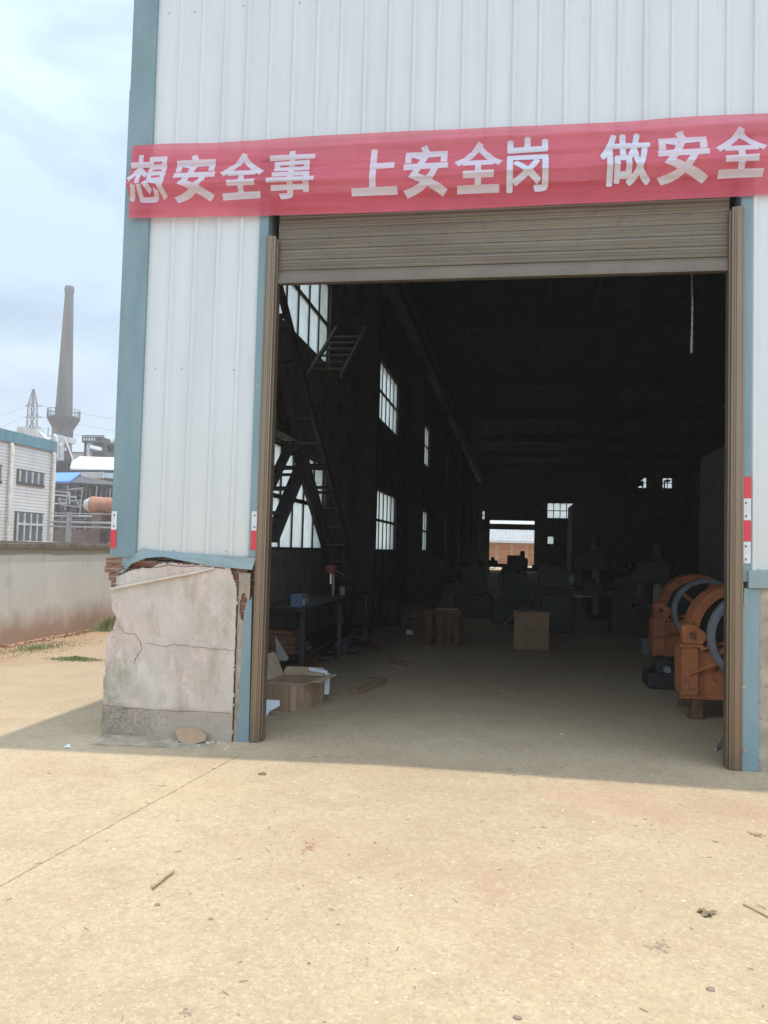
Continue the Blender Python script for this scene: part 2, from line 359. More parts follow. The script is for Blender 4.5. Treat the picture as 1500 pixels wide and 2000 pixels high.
GROUND = m_ground(); CLAD = m_clad(); PLASTER = m_plaster(); BRICK = m_brick('old_brick'); BOUND = m_boundary(); TILE = m_tile()
SHUT = m_shutter(); GUIDE = m_guide(); TEAL = m_teal(); TEALD = m_teal('dusty_teal', (.20, .265, .27), (.25, .31, .31)); PANE = m_pane()
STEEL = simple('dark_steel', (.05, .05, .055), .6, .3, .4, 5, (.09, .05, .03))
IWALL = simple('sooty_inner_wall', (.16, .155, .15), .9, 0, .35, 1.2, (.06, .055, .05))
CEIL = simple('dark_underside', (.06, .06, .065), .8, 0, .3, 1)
ROOFM = simple('grey_roof_sheet', (.35, .36, .37), .6)
RUST = simple('rusty_steel', (.20, .10, .06), .85, .2, .5, 9, (.10, .06, .045))
ORANGE = simple('orange_machine_paint', (.50, .17, .06), .58, 0, .3, 6, (.17, .08, .045))
DIMGREY = simple('dim_grey_steel', (.15, .15, .15), .6, .2, .3, 5)
GREYRIM = simple('grey_machined_rim', (.30, .33, .37), .45, .3, .2, 6)
BLACKM = simple('greasy_black_iron', (.03, .03, .032), .5, .3, .5, 6)
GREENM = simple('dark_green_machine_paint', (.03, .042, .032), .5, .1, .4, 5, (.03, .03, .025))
CARD = simple('brown_cardboard', (.36, .235, .15), .9, 0, .22, 6, (.27, .17, .11), stretch=(1, 1, .4))
CARDL = simple('pale_cardboard_inside', (.45, .33, .22), .9, 0, .2, 6)
PAPER = simple('white_packing_foam', (.72, .76, .84), .8, 0, .08, 8)
WOOD = simple('dusty_timber', (.27, .17, .10), .9, 0, .35, 8, (.13, .09, .06), stretch=(1, .3, 1))
TERRA = simple('terracotta_tile', (.38, .25, .155), .9, 0, .15, 8, (.33, .23, .15))
CONC = simple('weathered_concrete', (.36, .33, .28), .93, 0, .3, 4, (.20, .17, .13), bd=.01)
CONCD = simple('stained_coping_concrete', (.30, .28, .235), .93, 0, .35, 5, (.12, .105, .085), bd=.015)
PVC = simple('dusty_pale_pipe', (.60, .52, .42), .6, 0, .15, 10)
RED = simple('red_reflective_tape', (.62, .035, .06), .35, 0, .1, 14)
WHITE = simple('white_reflective_tape', (.62, .63, .64), .35, 0, .08, 14)
DARKMARK = simple('crack_shadow_soil', (.09, .07, .055), .95)
GREYM = simple('pale_grey_paint', (.33, .33, .33), .6, 0, .15, 2)
BLUEP = simple('blue_paint', (.07, .13, .24), .5, 0, .2, 20, (.25, .27, .3))
REDP = simple('red_paint', (.22, .04, .035), .5, 0, .2, 10)
SHINY = simple('bright_sheet_steel', (.7, .7, .72), .3, .9, .1, 6)
CHAINM = simple('zinc_chain', (.45, .45, .44), .45, .6, .2, 30)
LEAF = simple('dry_leaf', (.24, .17, .10), .8, 0, .3, 40)
STICK = simple('pale_stick', (.42, .30, .17), .85, 0, .3, 30, (.2, .14, .08))
GRASS = simple('grass_blade', (.30, .33, .16), .8, 0, .35, 3, (.48, .42, .25))
TREE = simple('far_foliage', (.05, .08, .035), .8, 0, .4, 2)
FOLD_RED = m_fabric('red_banner_cloth', (.80, .14, .20), .27)
FOLD_WHT = m_fabric('white_banner_print', (.78, .77, .86), .16, .06)
OPQ_WHT = m_fabric('white_banner_print_solid', (.76, .75, .84), .05, .06)

# ------------------------------------------------------------------ the ground
def ground():
    xs = [-1500, -400, -120, -50, -25, -14] + [-10+i*.5 for i in range(39)] + [12, 20, 60, 200, 1500]
    ys = [-1500, -200, -40, -12, -4, 0, 2, 4, 5, 6, 7, 8, 10, 12, 16, 22, 40, 80, 200, 600, 3500]
    b = MB(); b.v = [(x, y, gz(x)) for y in ys for x in xs]; n = len(xs)
    b.f = [(j*n+i, j*n+i+1, (j+1)*n+i+1, (j+1)*n+i) for j in range(len(ys)-1) for i in range(n-1)]
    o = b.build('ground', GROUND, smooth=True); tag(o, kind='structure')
ground()

# ------------------------------------------------------------------ the factory hall
HL, HR, YF, YB, ZT = -3.35, 15.0, 6.42, 70.0, 9.3     # outer left, outer right, front plane, back wall, top
hall = thing('factory_hall', 'big white clad factory hall with teal trim and a wide half raised roller door', 'factory hall', (0, YF, 0))
def ribbed(b, x0, x1, z0, z1, y, pitch=.2085, phase=-3.18, depth=.018):
    prof = [(x0, 0)]
    k = math.ceil((x0-phase)/pitch)
    while True:
        c = phase + k*pitch
        if c+.03 > x1: break
        if c-.03 > x0: prof += [(c-.026, 0), (c-.012, -depth), (c+.012, -depth), (c+.026, 0)]
        m = c + pitch/2
        k += 1
    prof.append((x1, 0)); n = len(prof)
    b.add([(px, y+d, z) for z in (z0, z1) for px, d in prof] , [(i, i+1, n+i+1, n+i) for i in range(n-1)])
b = MB()
ribbed(b, -3.20, -2.12, 1.50, 4.60, YF-.02)
ribbed(b, -3.20, HR-.1, 4.602, ZT-.05, YF-.02)
ribbed(b, 1.79, HR-.1, 1.50, 4.60, YF-.02)
cl = b.build('front_cladding', CLAD, hall)
md = cl.modifiers.new('solid', 'SOLIDIFY'); md.thickness = .004; md.offset = 0
# backing wall behind cladding, with the door opening
b = MB(); YI = YF+.18
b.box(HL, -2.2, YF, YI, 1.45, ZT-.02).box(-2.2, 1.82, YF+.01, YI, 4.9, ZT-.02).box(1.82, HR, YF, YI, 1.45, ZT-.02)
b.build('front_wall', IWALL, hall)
# corner trim and parapet trim
b = MB(); b.box(-3.43, -3.195, YF-.055, YF+.12, 1.47, 5.62).box(-3.426, -3.198, YF-.051, YF+.12, 5.612, ZT+.02)
b.build('corner_trim', TEAL, hall, bevel=.004)
MB().box(-3.45, HR, YF-.05, YF+.16, ZT-.05, ZT+.05).build('parapet_trim', TEAL, hall)
# trim round the door
b = MB(); b.box(-2.185, -2.105, YF-.045, YI, 1.50, 4.92)
b.build('door_trim', TEAL, hall, bevel=.003)
b = MB(); b.box(1.715, 1.79, YF-.045, YI, 1.42, 4.92); b.build('door_trim', TEAL, hall, bevel=.003)
b = MB(); b.prism([(-2.225, gz(-2.2)), (-2.125, gz(-2.1)), (-2.14, 1.17), (-2.155, 1.13), (-2.17, 1.16), (-2.19, 1.10), (-2.205, 1.02)], YF-.05, YF+.0)
b.build('door_trim', TEAL, hall)
b = MB(); b.prism([(1.742, 0), (1.858, 0), (1.858, 1.372), (1.75, 1.372), (1.742, 1.2)], YF-.05, YF+.02); tr = b.build('door_trim', TEAL, hall)
for zz in (.16, .62, 1.02, 1.26):
    MB().lathe([(.004, 0), (.018, 0), (.016, -.005), (.006, -.006)], (1.75, YF-.05, zz), 'y', 7).build('weld_spot', CONC, tr, jitter=.03)
# door head, dark box behind the banner
MB().box(-2.1, 1.715, YF+.06, YI+.5, 4.47, 4.95).build('shutter_box', STEEL, hall)
# right flashing shelf
b = MB(); b.prism([(YF-.075, 1.375), (YF-.075, 1.50), (YF-.02, 1.515), (YF+.02, 1.515), (YF+.02, 1.37)], 1.775, HR, 'yz'); b.build('base_flashing', TEALD, hall, bevel=.002)
# left flashing, sagging and torn at the corner
def flash():
    top = [(262, 1083), (278, 1071), (300, 1074), (335, 1077), (365, 1080), (420, 1084), (480, 1088), (499, 1089)]
    bot = [(240, 1119), (257, 1101), (285, 1090), (318, 1087), (360, 1096), (418, 1106), (470, 1111), (492, 1113)]
    b = MB(); n = len(top)
    yt = [YF-.05]*n; yb = [YF-.075, YF-.10, YF-.11, YF-.10, YF-.085, YF-.08, YF-.08, YF-.08]
    A = [pY(*p, y) for p, y in zip(top, yt)]; B = [pY(*p, y) for p, y in zip(bot, yb)]
    Cm = [(a+c)/2 + Vector((0, -.012*math.sin(i*1.7), .0)) for i, (a, c) in enumerate(zip(A, B))]
    b.add(A+Cm+B, [(i, i+1, n+i+1, n+i) for i in range(n-1)] + [(n+i, n+i+1, 2*n+i+1, 2*n+i) for i in range(n-1)])
    b.v += [tuple(pY(222, 1120, YF-.02)), tuple(pY(232, 1085, YF-.03)), tuple(pY(228, 1086, YF+.1))]
    m = len(b.v); b.f += [(0, 2*n, m-3, m-2)]
    o = b.build('base_flashing', TEALD, hall); md = o.modifiers.new('s', 'SOLIDIFY'); md.thickness = .004; md.offset = 0
flash()
# base walls
def grid_wall(name, x0, x1, z0f, z1, y, outline, mat, thick=.03, step=.010, amp=.006):
    nx = int((x1-x0)/step); nzz = int((z1-(-.12))/step); b = MB(); idx = {}
    def v(i, j):
        if (i, j) not in idx:
            X = x0+(x1-x0)*i/nx; Z = -.12+(z1+.12)*j/nzz
            d = noise.fractal(Vector((X*2.2, 3, Z*2.2)), .8, 2, 4)*amp + noise.noise(Vector((X*14, 1, Z*14)))*.0015
            idx[(i, j)] = len(b.v); b.v.append((X+noise.noise(Vector((X*30, 5, Z*30)))*.006, y+d, Z))
        return idx[(i, j)]
    for i in range(nx):
        for j in range(nzz):
            X = x0+(x1-x0)*(i+.5)/nx; Z = -.12+(z1+.12)*(j+.5)/nzz
            if outline(X, Z): b.f.append((v(i, j), v(i+1, j), v(i+1, j+1), v(i, j+1)))
    o = b.build(name, mat, hall); md = o.modifiers.new('s', 'SOLIDIFY'); md.thickness = .018; md.offset = 0
    return o
_pts = [(Vector(pY(x, y, YF-.04)).z, Vector(pY(x, y, YF-.04)).x) for x, y in ((200, 1440), (206, 1340), (213, 1245), (228, 1222), (229, 1205), (222, 1190), (221, 1160), (232, 1128), (250, 1118), (272, 1108))]
_pts.sort()
def left_edge(Z):
    if Z <= _pts[0][0]: return _pts[0][1]
    for (a, xa), (c, xc) in zip(_pts, _pts[1:]):
        if Z <= c: return xa+(xc-xa)*(Z-a)/(c-a)
    return _pts[-1][1]
def outl(X, Z):
    e = left_edge(Z) + noise.noise(Vector((3, 2, Z*11)))*.018 + noise.noise(Vector((3, 9, Z*60)))*.008
    topz = 1.425 - max(0, -2.92-X)*.22 + noise.noise(Vector((X*9, 2, 7)))*.03 + noise.noise(Vector((X*45, 2, 3)))*.012
    rgt = -2.268 + noise.noise(Vector((8, 2, Z*13)))*.009 + noise.noise(Vector((8, 7, Z*55)))*.006
    if Z > 1.22: rgt -= (Z-1.22)*.35
    return e < X < rgt and Z < topz
grid_wall('plaster_base', -3.46, -2.23, 0, 1.47, YF-.06, outl, PLASTER)
b = MB(); b.box(-3.385, -2.20, YF-.02, YF+.55, -.15, 1.44); b.build('brick_base', BRICK, hall)
# loose corner bricks that stick out under the trim
b = MB()
for x0, x1, z0, z1, yy in ((-3.47, -3.25, 1.335, 1.395, -.05), (-3.44, -3.22, 1.265, 1.33, -.04), (-3.47, -3.24, 1.40, 1.46, -.03), (-3.42, -3.24, 1.20, 1.26, -.035), (-3.22, -3.0, 1.39, 1.45, -.045), (-2.99, -2.78, 1.385, 1.44, -.03)):
    b.box(x0, x1, YF+yy, YF+.1, z0, z1)
b.build('corner_brick', BRICK, hall, bevel=.006, jitter=.012)
# jamb strip between plaster and teal trim
def jamb(X, Z):
    hole = ((X+2.215)/.028)**2 + ((Z-1.08)/.11)**2 < 1.2
    return -2.262 < X < -2.165 and Z < 1.36 and not hole
grid_wall('jamb_plaster', -2.26, -2.15, 0, 1.40, YF-.035, jamb, simple('jamb_plaster', (.38, .32, .25), .92, 0, .35, 5, (.30, .17, .09), bd=.01), .02, .012)
# right base
def outr(X, Z): return X > 1.955+noise.noise(Vector((8, 2, Z*7)))*.012 and Z < 1.37
grid_wall('plaster_base', 1.94, 3.6, 0, 1.38, YF-.05, outr, PLASTER)
def jambr(X, Z): return 1.862 < X < 1.962
grid_wall('jamb_plaster', 1.86, 1.96, 0, 1.37, YF-.03, jambr, bpy.data.materials['jamb_plaster'], .02, .012)
MB().box(1.83, HR, YF-.015, YF+.25, -.15, 1.40).build('brick_base', BRICK, hall)
MB().box(3.58, HR, YF-.045, YF-.014, -.15, 1.38).build('plaster_base', PLASTER, hall)
# cracks in the plaster
def off(v):
    d = noise.fractal(Vector((v.x*2.2, 3, v.z*2.2)), .8, 2, 4)*.006 + noise.noise(Vector((v.x*14, 1, v.z*14)))*.0015
    return Vector((v.x, YF-.06+d-.0085, v.z))
def crack(pts, w=.006):
    P = [pY(x, y, YF-.062) for x, y in pts]; Q = []
    for a, c in zip(P, P[1:]):
        for t in (0, .25, .5, .75): Q.append(a.lerp(c, t) + Vector((noise.noise(a*30+Vector((t*19, 0, 0)))*.014, 0, noise.noise(c*30+Vector((0, t*17, 0)))*.016)))
    Q.append(P[-1]); b = MB()
    for i in range(len(Q)-1):
        ww = w*(.4+.8*abs(noise.noise(Q[i]*20))); ww = max(ww, .002)
        b.bar(off(Q[i]), off(Q[i+1]), .006, ww)
    b.build('crack', DARKMARK, hall)
crack([(285, 1256), (320, 1262), (350, 1259), (385, 1264), (420, 1268), (458, 1270)], .004)
crack([(229, 1221), (245, 1236), (265, 1238), (275, 1253), (277, 1268), (268, 1282), (262, 1296)], .0045)
crack([(236, 1112), (280, 1108), (330, 1106), (395, 1106), (440, 1110)], .009)
crack([(204, 1377), (250, 1383), (300, 1386), (360, 1390), (450, 1393)], .004)
# screws
for x, y in ((303, 720), (354, 719), (456, 722), (338, 1075), (441, 1076), (330, 25), (380, 22), (475, 10), (585, 5)):
    p = pY(x, y, YF-.03)
    MB().lathe([(0, 0), (.008, 0), (.008, -.003), (.004, -.007), (0, -.007)], (p.x, YF-.02, p.z), 'y', 8).build('screw', GREYM, hall)
# roller shutter curtain
def shutter():
    prof = []; z = 3.965; p = .0905
    while z < 4.72:
        for t, d in ((0, .006), (.05, -.004), (.16, -.009), (.27, .001), (.33, .001), (.45, -.009), (.56, .001), (.62, .001), (.74, -.009), (.86, -.004), (.93, .006)):
            prof.append((z+t*p, d))
        z += p
    b = MB(); n = len(prof)
    b.add([(x, YF+.03+d, zz) for x in (-2.03, 1.645) for zz, d in prof], [(i, i+1, n+i+1, n+i) for i in range(n-1)])
    o = b.build('roller_shutter', SHUT, hall); md = o.modifiers.new('s', 'SOLIDIFY'); md.thickness = .003
    b = MB(); b.prism([(YF+.005, 3.862), (YF+.06, 3.855), (YF+.06, 3.935), (YF+.03, 3.962), (YF+.012, 3.932)], -2.03, 1.645, 'yz')
    b.box(-2.03, 1.645, YF-.004, YF+.06, 3.845, 3.861)
    b.build('bottom_bar', simple('tan_bottom_bar', (.165, .13, .098), .45, .3, .15, 3), o)
shutter()
def guide(x0, x1, zt, side):
    # rolled channel with grooves, cross-section in xy
    w = x1-x0; s = 1 if side > 0 else -1
    P = [(0, .0), (0, -.05), (.14, -.055), (.15, -.051), (.18, -.051), (.19, -.057), (.30, -.060), (.31, -.056), (.34, -.056), (.35, -.062), (.78, -.062), (.79, -.057), (.83, -.057), (.84, -.060), (1, -.056), (1, 0)]
    if s < 0: P = [(1-a, c) for a, c in P][::-1]
    pts = [(x0+a*w, YF+c) for a, c in P]; g0 = gz((x0+x1)/2)
    b = MB(); b.prism(pts, g0+.004, zt, 'xy')
    b.box(x1 if s < 0 else x0-.014, x1+.014 if s < 0 else x0, YF-.02, YF+.075, g0+.004, zt-.02)
    o = b.build('guide_rail', GUIDE, hall, bevel=.0015)
guide(-2.118, -2.035, 4.24, -1); guide(1.648, 1.742, 4.33, 1)
# reflective strips
def strip(x0, x1, segs, y):
    for z0, z1, m in segs:
        o = MB().box(x0, x1, y-.003, y, z0, z1).build('reflective_strip', m, hall)
        if m is WHITE:
            for zz in (z0+.03, z1-.035): MB().box((x0+x1)/2-.006, (x0+x1)/2+.006, y-.0045, y-.003, zz-.008, zz+.008).build('printed_mark', DARKMARK, o)
strip(-3.425, -3.375, ((1.545, 1.70, RED), (1.702, 1.862, WHITE)), YF-.058)
strip(-2.165, -2.112, ((1.56, 1.72, RED), (1.722, 1.885, WHITE)), YF-.048)
strip(1.722, 1.795, ((1.56, 1.725, WHITE), (1.727, 1.887, RED), (1.889, 2.055, WHITE), (2.057, 2.22, RED)), YF-.048)

# left side wall with window openings
WIN = [(10.0+8.3*i, 13.1+8.3*i) for i in range(7)]
XI = -3.15
b = MB(); y = YF+.18
def colseg(y0, y1, z0, z1): b.box(HL, XI, y0, y1, z0, z1)
colseg(y, YB, -.2, 1.55); colseg(y, YB, 3.02, 4.70); colseg(y, YB, 6.12, ZT-.05)
edge = y
for w0, w1 in WIN: 
    for z0, z1 in ((1.55, 3.02), (4.70, 6.12)): colseg(edge, w0, z0, z1)
    edge = w1
for z0, z1 in ((1.55, 3.02), (4.70, 6.12)): colseg(edge, YB, z0, z1)
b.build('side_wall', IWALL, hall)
def window(y0, y1, z0, z1, n=5):
    f = MB(); X = XI-.06; bw = .032
    f.box(X-.02, X+.02, y0, y0+bw, z0, z1).box(X-.02, X+.02, y1-bw, y1, z0, z1)
    f.box(X-.02, X+.02, y0+bw, y1-bw, z0, z0+bw).box(X-.02, X+.02, y0+bw, y1-bw, z1-bw, z1)
    zm = (z0+z1)/2
    f.box(X-.025, X+.025, y0+bw, y1-bw, zm-.028, zm+.028)
    for i in range(1, n):
        yy = y0+(y1-y0)*i/n; f.box(X-.018, X+.018, yy-.022, yy+.022, z0+bw, zm-.028).box(X-.018, X+.018, yy-.022, yy+.022, zm+.028, z1-bw)
    fo = f.build('window', STEEL, hall)
    MB().box(X-.004, X+.002, y0+.01, y1-.01, z0+.01, z1-.01).build('pane', PANE, fo)
for w0, w1 in WIN:
    window(w0, w1, 1.55, 3.02); window(w0, w1, 4.70, 6.12)
# columns, crane beam, rafters, purlins
COLY = [15.6+8.3*i for i in range(7)]
for cy in [7.6]+COLY:
    b = MB(); b.box(XI, XI+.02, cy-.12, cy+.12, -.1, ZT-.5).box(XI+.02, XI+.42, cy-.012, cy+.012, -.1, ZT-.5).box(XI+.42, XI+.44, cy-.12, cy+.12, -.1, ZT-.5)
    b.build('column', STEEL, hall)
    b = MB(); b.box(XI, HR-.2, cy-.012, cy+.012, 8.35, 8.85).box(XI, HR-.2, cy-.1, cy+.1, 8.33, 8.35).box(XI, HR-.2, cy-.1, cy+.1, 8.85, 8.87)
    b.build('rafter', STEEL, hall)
b = MB(); b.box(-2.72, -2.70, 7, YB-.5, 7.3, 7.85).box(-2.85, -2.57, 7, YB-.5, 7.28, 7.30).box(-2.85, -2.57, 7, YB-.5, 7.85, 7.87)
b.build('crane_beam', DIMGREY, hall)
b = MB()
for i in range(14): b.box(XI+.2+i*1.3, XI+.26+i*1.3, YF+.3, YB, 8.88, 9.02)
b.build('purlin', STEEL, hall)
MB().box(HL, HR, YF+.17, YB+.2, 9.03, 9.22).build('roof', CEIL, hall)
MB().box(HR-.2, HR, YF+.19, YB, -.2, 9.0).build('side_wall', IWALL, hall)
# back wall with openings
def backwall():
    ops = [(-1.93, 1.93, -.3, 4.35), (3.0, 5.2, 4.62, 5.95), (-2.62, -2.38, 4.4, 5.15), (3.05, 3.6, 2.35, 3.05), (10.6, 11.3, 7.35, 8.25), (12.6, 13.4, 7.35, 8.25)]
    b = MB(); xs = sorted({HL, HR} | {o[i] for o in ops for i in (0, 1)}); 
    for xa, xb in zip(xs, xs[1:]):
        mid = (xa+xb)/2; cuts = sorted((o[2], o[3]) for o in ops if o[0] < mid < o[1]); z = -.3
        for c0, c1 in cuts:
            if c0 > z: b.box(xa, xb, YB, YB+.2, z, c0)
            z = c1
        b.box(xa, xb, YB, YB+.2, z, 9.02)
    b.build('back_wall', IWALL, hall)
    for (x0, x1, z0, z1), n, m in ((ops[1], 4, 2), (ops[2], 1, 2), (ops[3], 1, 1), (ops[4], 2, 2), (ops[5], 2, 2)):
        f = MB(); 
        for i in range(n+1): xx = x0+(x1-x0)*i/n; f.box(xx-.03, xx+.03, YB+.02, YB+.08, z0, z1)
        for j in range(m+1): zz = z0+(z1-z0)*j/m; f.box(x0+.031, x1-.031, YB+.025, YB+.075, zz-.03, zz+.03)
        fo = f.build('window', STEEL, hall); MB().box(x0, x1, YB+.045, YB+.05, z0, z1).build('pane', PANE, fo)
        if x0 > 10 and x0 < 11: MB().prism([(x0, z0+.12), (x0+.3, z0+.2), (x0+.46, z0+.05), (x0+.44, z0+.6), (x0+.2, z0+.62), (x0+.44, z1-.08), (x0+.4, z1), (x0, z1)], YB-.02, YB+.015).build('board', STEEL, fo)
        if x0 > 12: MB().prism([(x0+.1, z0), (x0+.22, z0), (x0+.22, z1-.3), (x0+.42, z1-.42), (x0+.6, z1-.3), (x0+.75, z1-.2), (x0+.4, z1-.14), (x0+.1, z1-.2)], YB-.02, YB+.015).build('board', STEEL, fo)
    b = MB(); b.box(-1.93, 1.93, YB+.05, YB+.1, 3.55, 4.05); b.build('roller_shutter', SHUT, hall)
backwall()
MB().box(HL, HR, YB+.2, YB+.35, 9.2, 9.5).build('parapet_trim', TEAL, hall)

# ------------------------------------------------------------------ banner
BTOP = [(257, 283), (305, 281), (412, 279), (540, 270), (860, 254), (1500, 221.5), (1700, 211)]
BBOT = [(252, 427), (297, 426), (391, 423.5), (506, 420.5), (860, 412), (1453, 382.5), (1500, 377), (1700, 366)]
YBN = YF-.085
def interp(pts, X):
    P = [pY(x, y, YBN) for x, y in pts]
    if X <= P[0].x: return P[0].z
    for a, c in zip(P, P[1:]):
        if X <= c.x: return a.z+(c.z-a.z)*(X-a.x)/(c.x-a.x)
    return P[-1].z
def by(X, Z):
    zt, zb = interp(BTOP, X), interp(BBOT, X); t = (Z-zb)/(zt-zb)
    y = YBN - .060*math.exp(-((t-.42-.02*math.sin(X*1.3))/.17)**2)
    y -= .010*math.exp(-((t-.40-.02*math.sin(X*1.3))/.02)**2)
    y += .006*math.sin(9*t+X*.7) + .026*noise.noise(Vector((X*.7, 0, Z*7+X*.8))) + .016*noise.noise(Vector((X*.45+Z*1.5, 3, Z*20))) + .008*noise.noise(Vector((X*1.2-Z*5, 7, Z*38+X*2)))
    y -= .018*math.exp(-((t-.87)/.035)**2)*max(0, min(1, (X+2.4)/1.0))
    if X < -3.1: y += .004*math.sin((Z*40)+(X*6))
    return y
def banner():
    x0, x1 = pY(252, 427, YBN).x, 2.35; nx, nzz = 230, 60; b = MB()
    for i in range(nx+1):
        X = x0+(x1-x0)*i/nx; zt, zb = interp(BTOP, X), interp(BBOT, X)
        for j in range(nzz+1): Z = zb+(zt-zb)*j/nzz; b.v.append((X, by(X, Z), Z))
    b.f = [(i*(nzz+1)+j, (i+1)*(nzz+1)+j, (i+1)*(nzz+1)+j+1, i*(nzz+1)+j+1) for i in range(nx) for j in range(nzz)]
    ban = b.build('banner', FOLD_RED, smooth=True)
    tag(ban, 'long red cloth banner with white Chinese lettering stretched above the roller door', 'banner')
    chars = [('想', 254, 331, 303, 397), ('安', 343, 423, 302, 396), ('全', 433, 518, 299, 391), ('事', 525, 617, 295, 391),
             ('上', 689, 778, 291, 383), ('安', 789, 876, 283, 385), ('全', 888, 982, 277, 378), ('岗', 990, 1071, 270, 376),
             ('做', 1171, 1270, 260, 364), ('安', 1282, 1383, 254, 360), ('全', 1394, 1496, 248, 348)]
    for ch, xa, xb, ya, yb in chars:
        fragile = ch in '岗做'
        cu_ = bpy.data.curves.new('glyph', 'FONT'); cu_.body = ch; cu_.size = 1; cu_.offset = 0 if fragile else (.027 if ch not in '想事' else .020); cu_.resolution_u = 3
        ob = bpy.data.objects.new('glyph', cu_); COL.objects.link(ob); bpy.context.view_layer.update()
        me = bpy.data.meshes.new_from_object(ob.evaluated_get(bpy.context.evaluated_depsgraph_get()))
        xm = (xa+xb)/2; ym = (ya+yb)/2; e = .010 if fragile else 0
        L, R_, T, Bo = pY(xa, ym, YBN).x+e, pY(xb, ym, YBN).x-e, pY(xm, ya, YBN).z-e, pY(xm, yb, YBN).z+e
        vx = [v.co.x for v in me.vertices]; vy = [v.co.y for v in me.vertices]
        sx, sy = (R_-L)/(max(vx)-min(vx)), (T-Bo)/(max(vy)-min(vy)); ox, oy = min(vx), min(vy)
        bm = bmesh.new(); bm.from_mesh(me)
        for v in bm.verts: v.co = Vector((L+(v.co.x-ox)*sx, 0, Bo+(v.co.y-oy)*sy))
        for ax, lo, hi in ((0, L, R_), (2, Bo, T)):
            q = lo+.012
            while q < hi:
                no = Vector((1, 0, 0)) if ax == 0 else Vector((0, 0, 1)); bmesh.ops.bisect_plane(bm, geom=bm.verts[:]+bm.edges[:]+bm.faces[:], plane_co=no*q, plane_no=no); q += .03 if ax == 0 else .014
        bm.verts.ensure_lookup_table(); bm.verts.index_update(); b = MB()
        shifts = [(0, 0)] if not fragile else [(0, 0)]+[(e*math.cos(t), e*math.sin(t)) for t in [math.pi/4*i for i in range(8)]]
        for i, (du, dv) in enumerate(shifts):
            b.add([(v.co.x+du, by(v.co.x+du, v.co.z+dv)-.004-i*.0003, v.co.z+dv) for v in bm.verts], [tuple(v.index for v in f.verts) for f in bm.faces])
        bm.free(); bpy.data.objects.remove(ob); bpy.data.meshes.remove(me); bpy.data.curves.remove(cu_)
        b.build('character', FOLD_WHT if not fragile else OPQ_WHT, ban, smooth=True)
    c = MB()
    for X in (x0+.02, -1.0, .6, 1.9): c.tube([(X, by(X, interp(BTOP, X)-.01), interp(BTOP, X)-.01), (X, YF-.02, interp(BTOP, X)+.02)], .003, 6)
    c.build('tie_string', PVC, ban)
banner()

# ------------------------------------------------------------------ small things at the plinth
def thing_mesh(b, name, mat, label, cat, group=None, **k): return tag(b.build(name, mat, **k), label, cat, group)
thing_mesh(MB().tube([pY(216, 1151, YF-.10), pY(300, 1134, YF-.085), pY(380, 1119, YF-.085), pY(418, 1110, YF-.08)], .012, 12), 'plastic_pipe', PVC,
           'thin pale pipe running slantwise across the top of the cracked plaster plinth', 'pipe', smooth=True)
def slab():
    A = pG(352, 1457); b = MB()
    poly = [(0, 0), (.075, -.002), (.145, .03), (.135, .075), (.06, .125), (-.085, .122), (-.10, .09), (-.045, .02)]
    pp = []
    for y0 in (0, .035):
        for a, z in poly: pp.append((A.x+a*1.2, YF-.20+y0+z*.95, A.z+.004+z*.82))
    n = len(poly); b.add(pp, [tuple(range(n)), tuple(range(2*n-1, n-1, -1))]+[(i, i+n, (i+1) % n+n, (i+1) % n) for i in range(n)])
    thing_mesh(b, 'broken_tile', TERRA, 'broken tan tile leaning against the foot of the plinth', 'tile', bevel=.006)
slab()
b = MB(); p0, p1 = pG(180, 1456), pG(462, 1468)
b.prism([(p0.x, p0.y), (p1.x, p1.y+.04), (p1.x-.01, YF-.05), (-3.42, YF-.05)], gz(-3)-.05, gz(-3)+.012, 'xy')
thing_mesh(b, 'footing', simple('dusty_footing', (.42, .35, .26), .95, 0, .35, 7, (.25, .2, .14), bd=.01), 'low rough concrete footing along the bottom of the plinth', 'footing', jitter=.012)

# ------------------------------------------------------------------ litter on the yard
P, Q = pG(297, 1734, .012), pG(339, 1701, .012)
thing_mesh(MB().tube([P, P.lerp(Q, .5)+Vector((0, 0, .002)), Q], [.0075, .006, .007], 8), 'stick', STICK, 'straight tan stick lying on the sunlit yard left of centre', 'stick', smooth=True)
P, Q = pG(1452, 1766, .006), pG(1500, 1793, .006)
thing_mesh(MB().tube([P, P.lerp(Q, .4)+Vector((.004, .006, .001)), Q+Vector((.03, -.03, 0))], .004, 6), 'twig', STICK, 'long thin dark twig at the right edge of the yard', 'twig')
P = pG(1380, 1784, .004); b = MB(); pts = []
for k in range(44):
    t = 2*math.pi*k/44; r = .027*(1+.25*math.sin(3*t+.6)+.18*math.sin(5*t)+.1*math.sin(9*t)); pts.append((P.x+r*1.25*math.cos(t), P.y+r*math.sin(t)*1.2))
b.v = [(P.x, P.y, P.z+.006)]+[(a, c, P.z+.006+.005*math.sin(.6*i)+.003*math.sin(1.7*i)) for i, (a, c) in enumerate(pts)]; b.f = [(0, i+1, (i+1) % 44+1) for i in range(44)]
thing_mesh(b, 'leaf', LEAF, 'dark curled dry leaf lying alone on the yard at the lower right', 'leaf')
def stone(p, r, name, label, mat, cat='stone'):
    b = MB(); bm = bmesh.new(); bmesh.ops.create_icosphere(bm, subdivisions=2, radius=r)
    b.add([(p.x+v.co.x*1.3+noise.noise(v.co*40+p)*r*.5, p.y+v.co.y+noise.noise(v.co*33+p)*r*.4, p.z+max(-r*.2, v.co.z*.65)+r*.15) for v in bm.verts], [tuple(v.index for v in f.verts) for f in bm.faces]); bm.free()
    return thing_mesh(b, name, mat, label, cat)
DST = simple('dark_pebble', (.27, .205, .145), .9, 0, .4, 30)
stone(pG(306, 1768), .011, 'stone', 'small dark pebble just below the tan stick', DST)
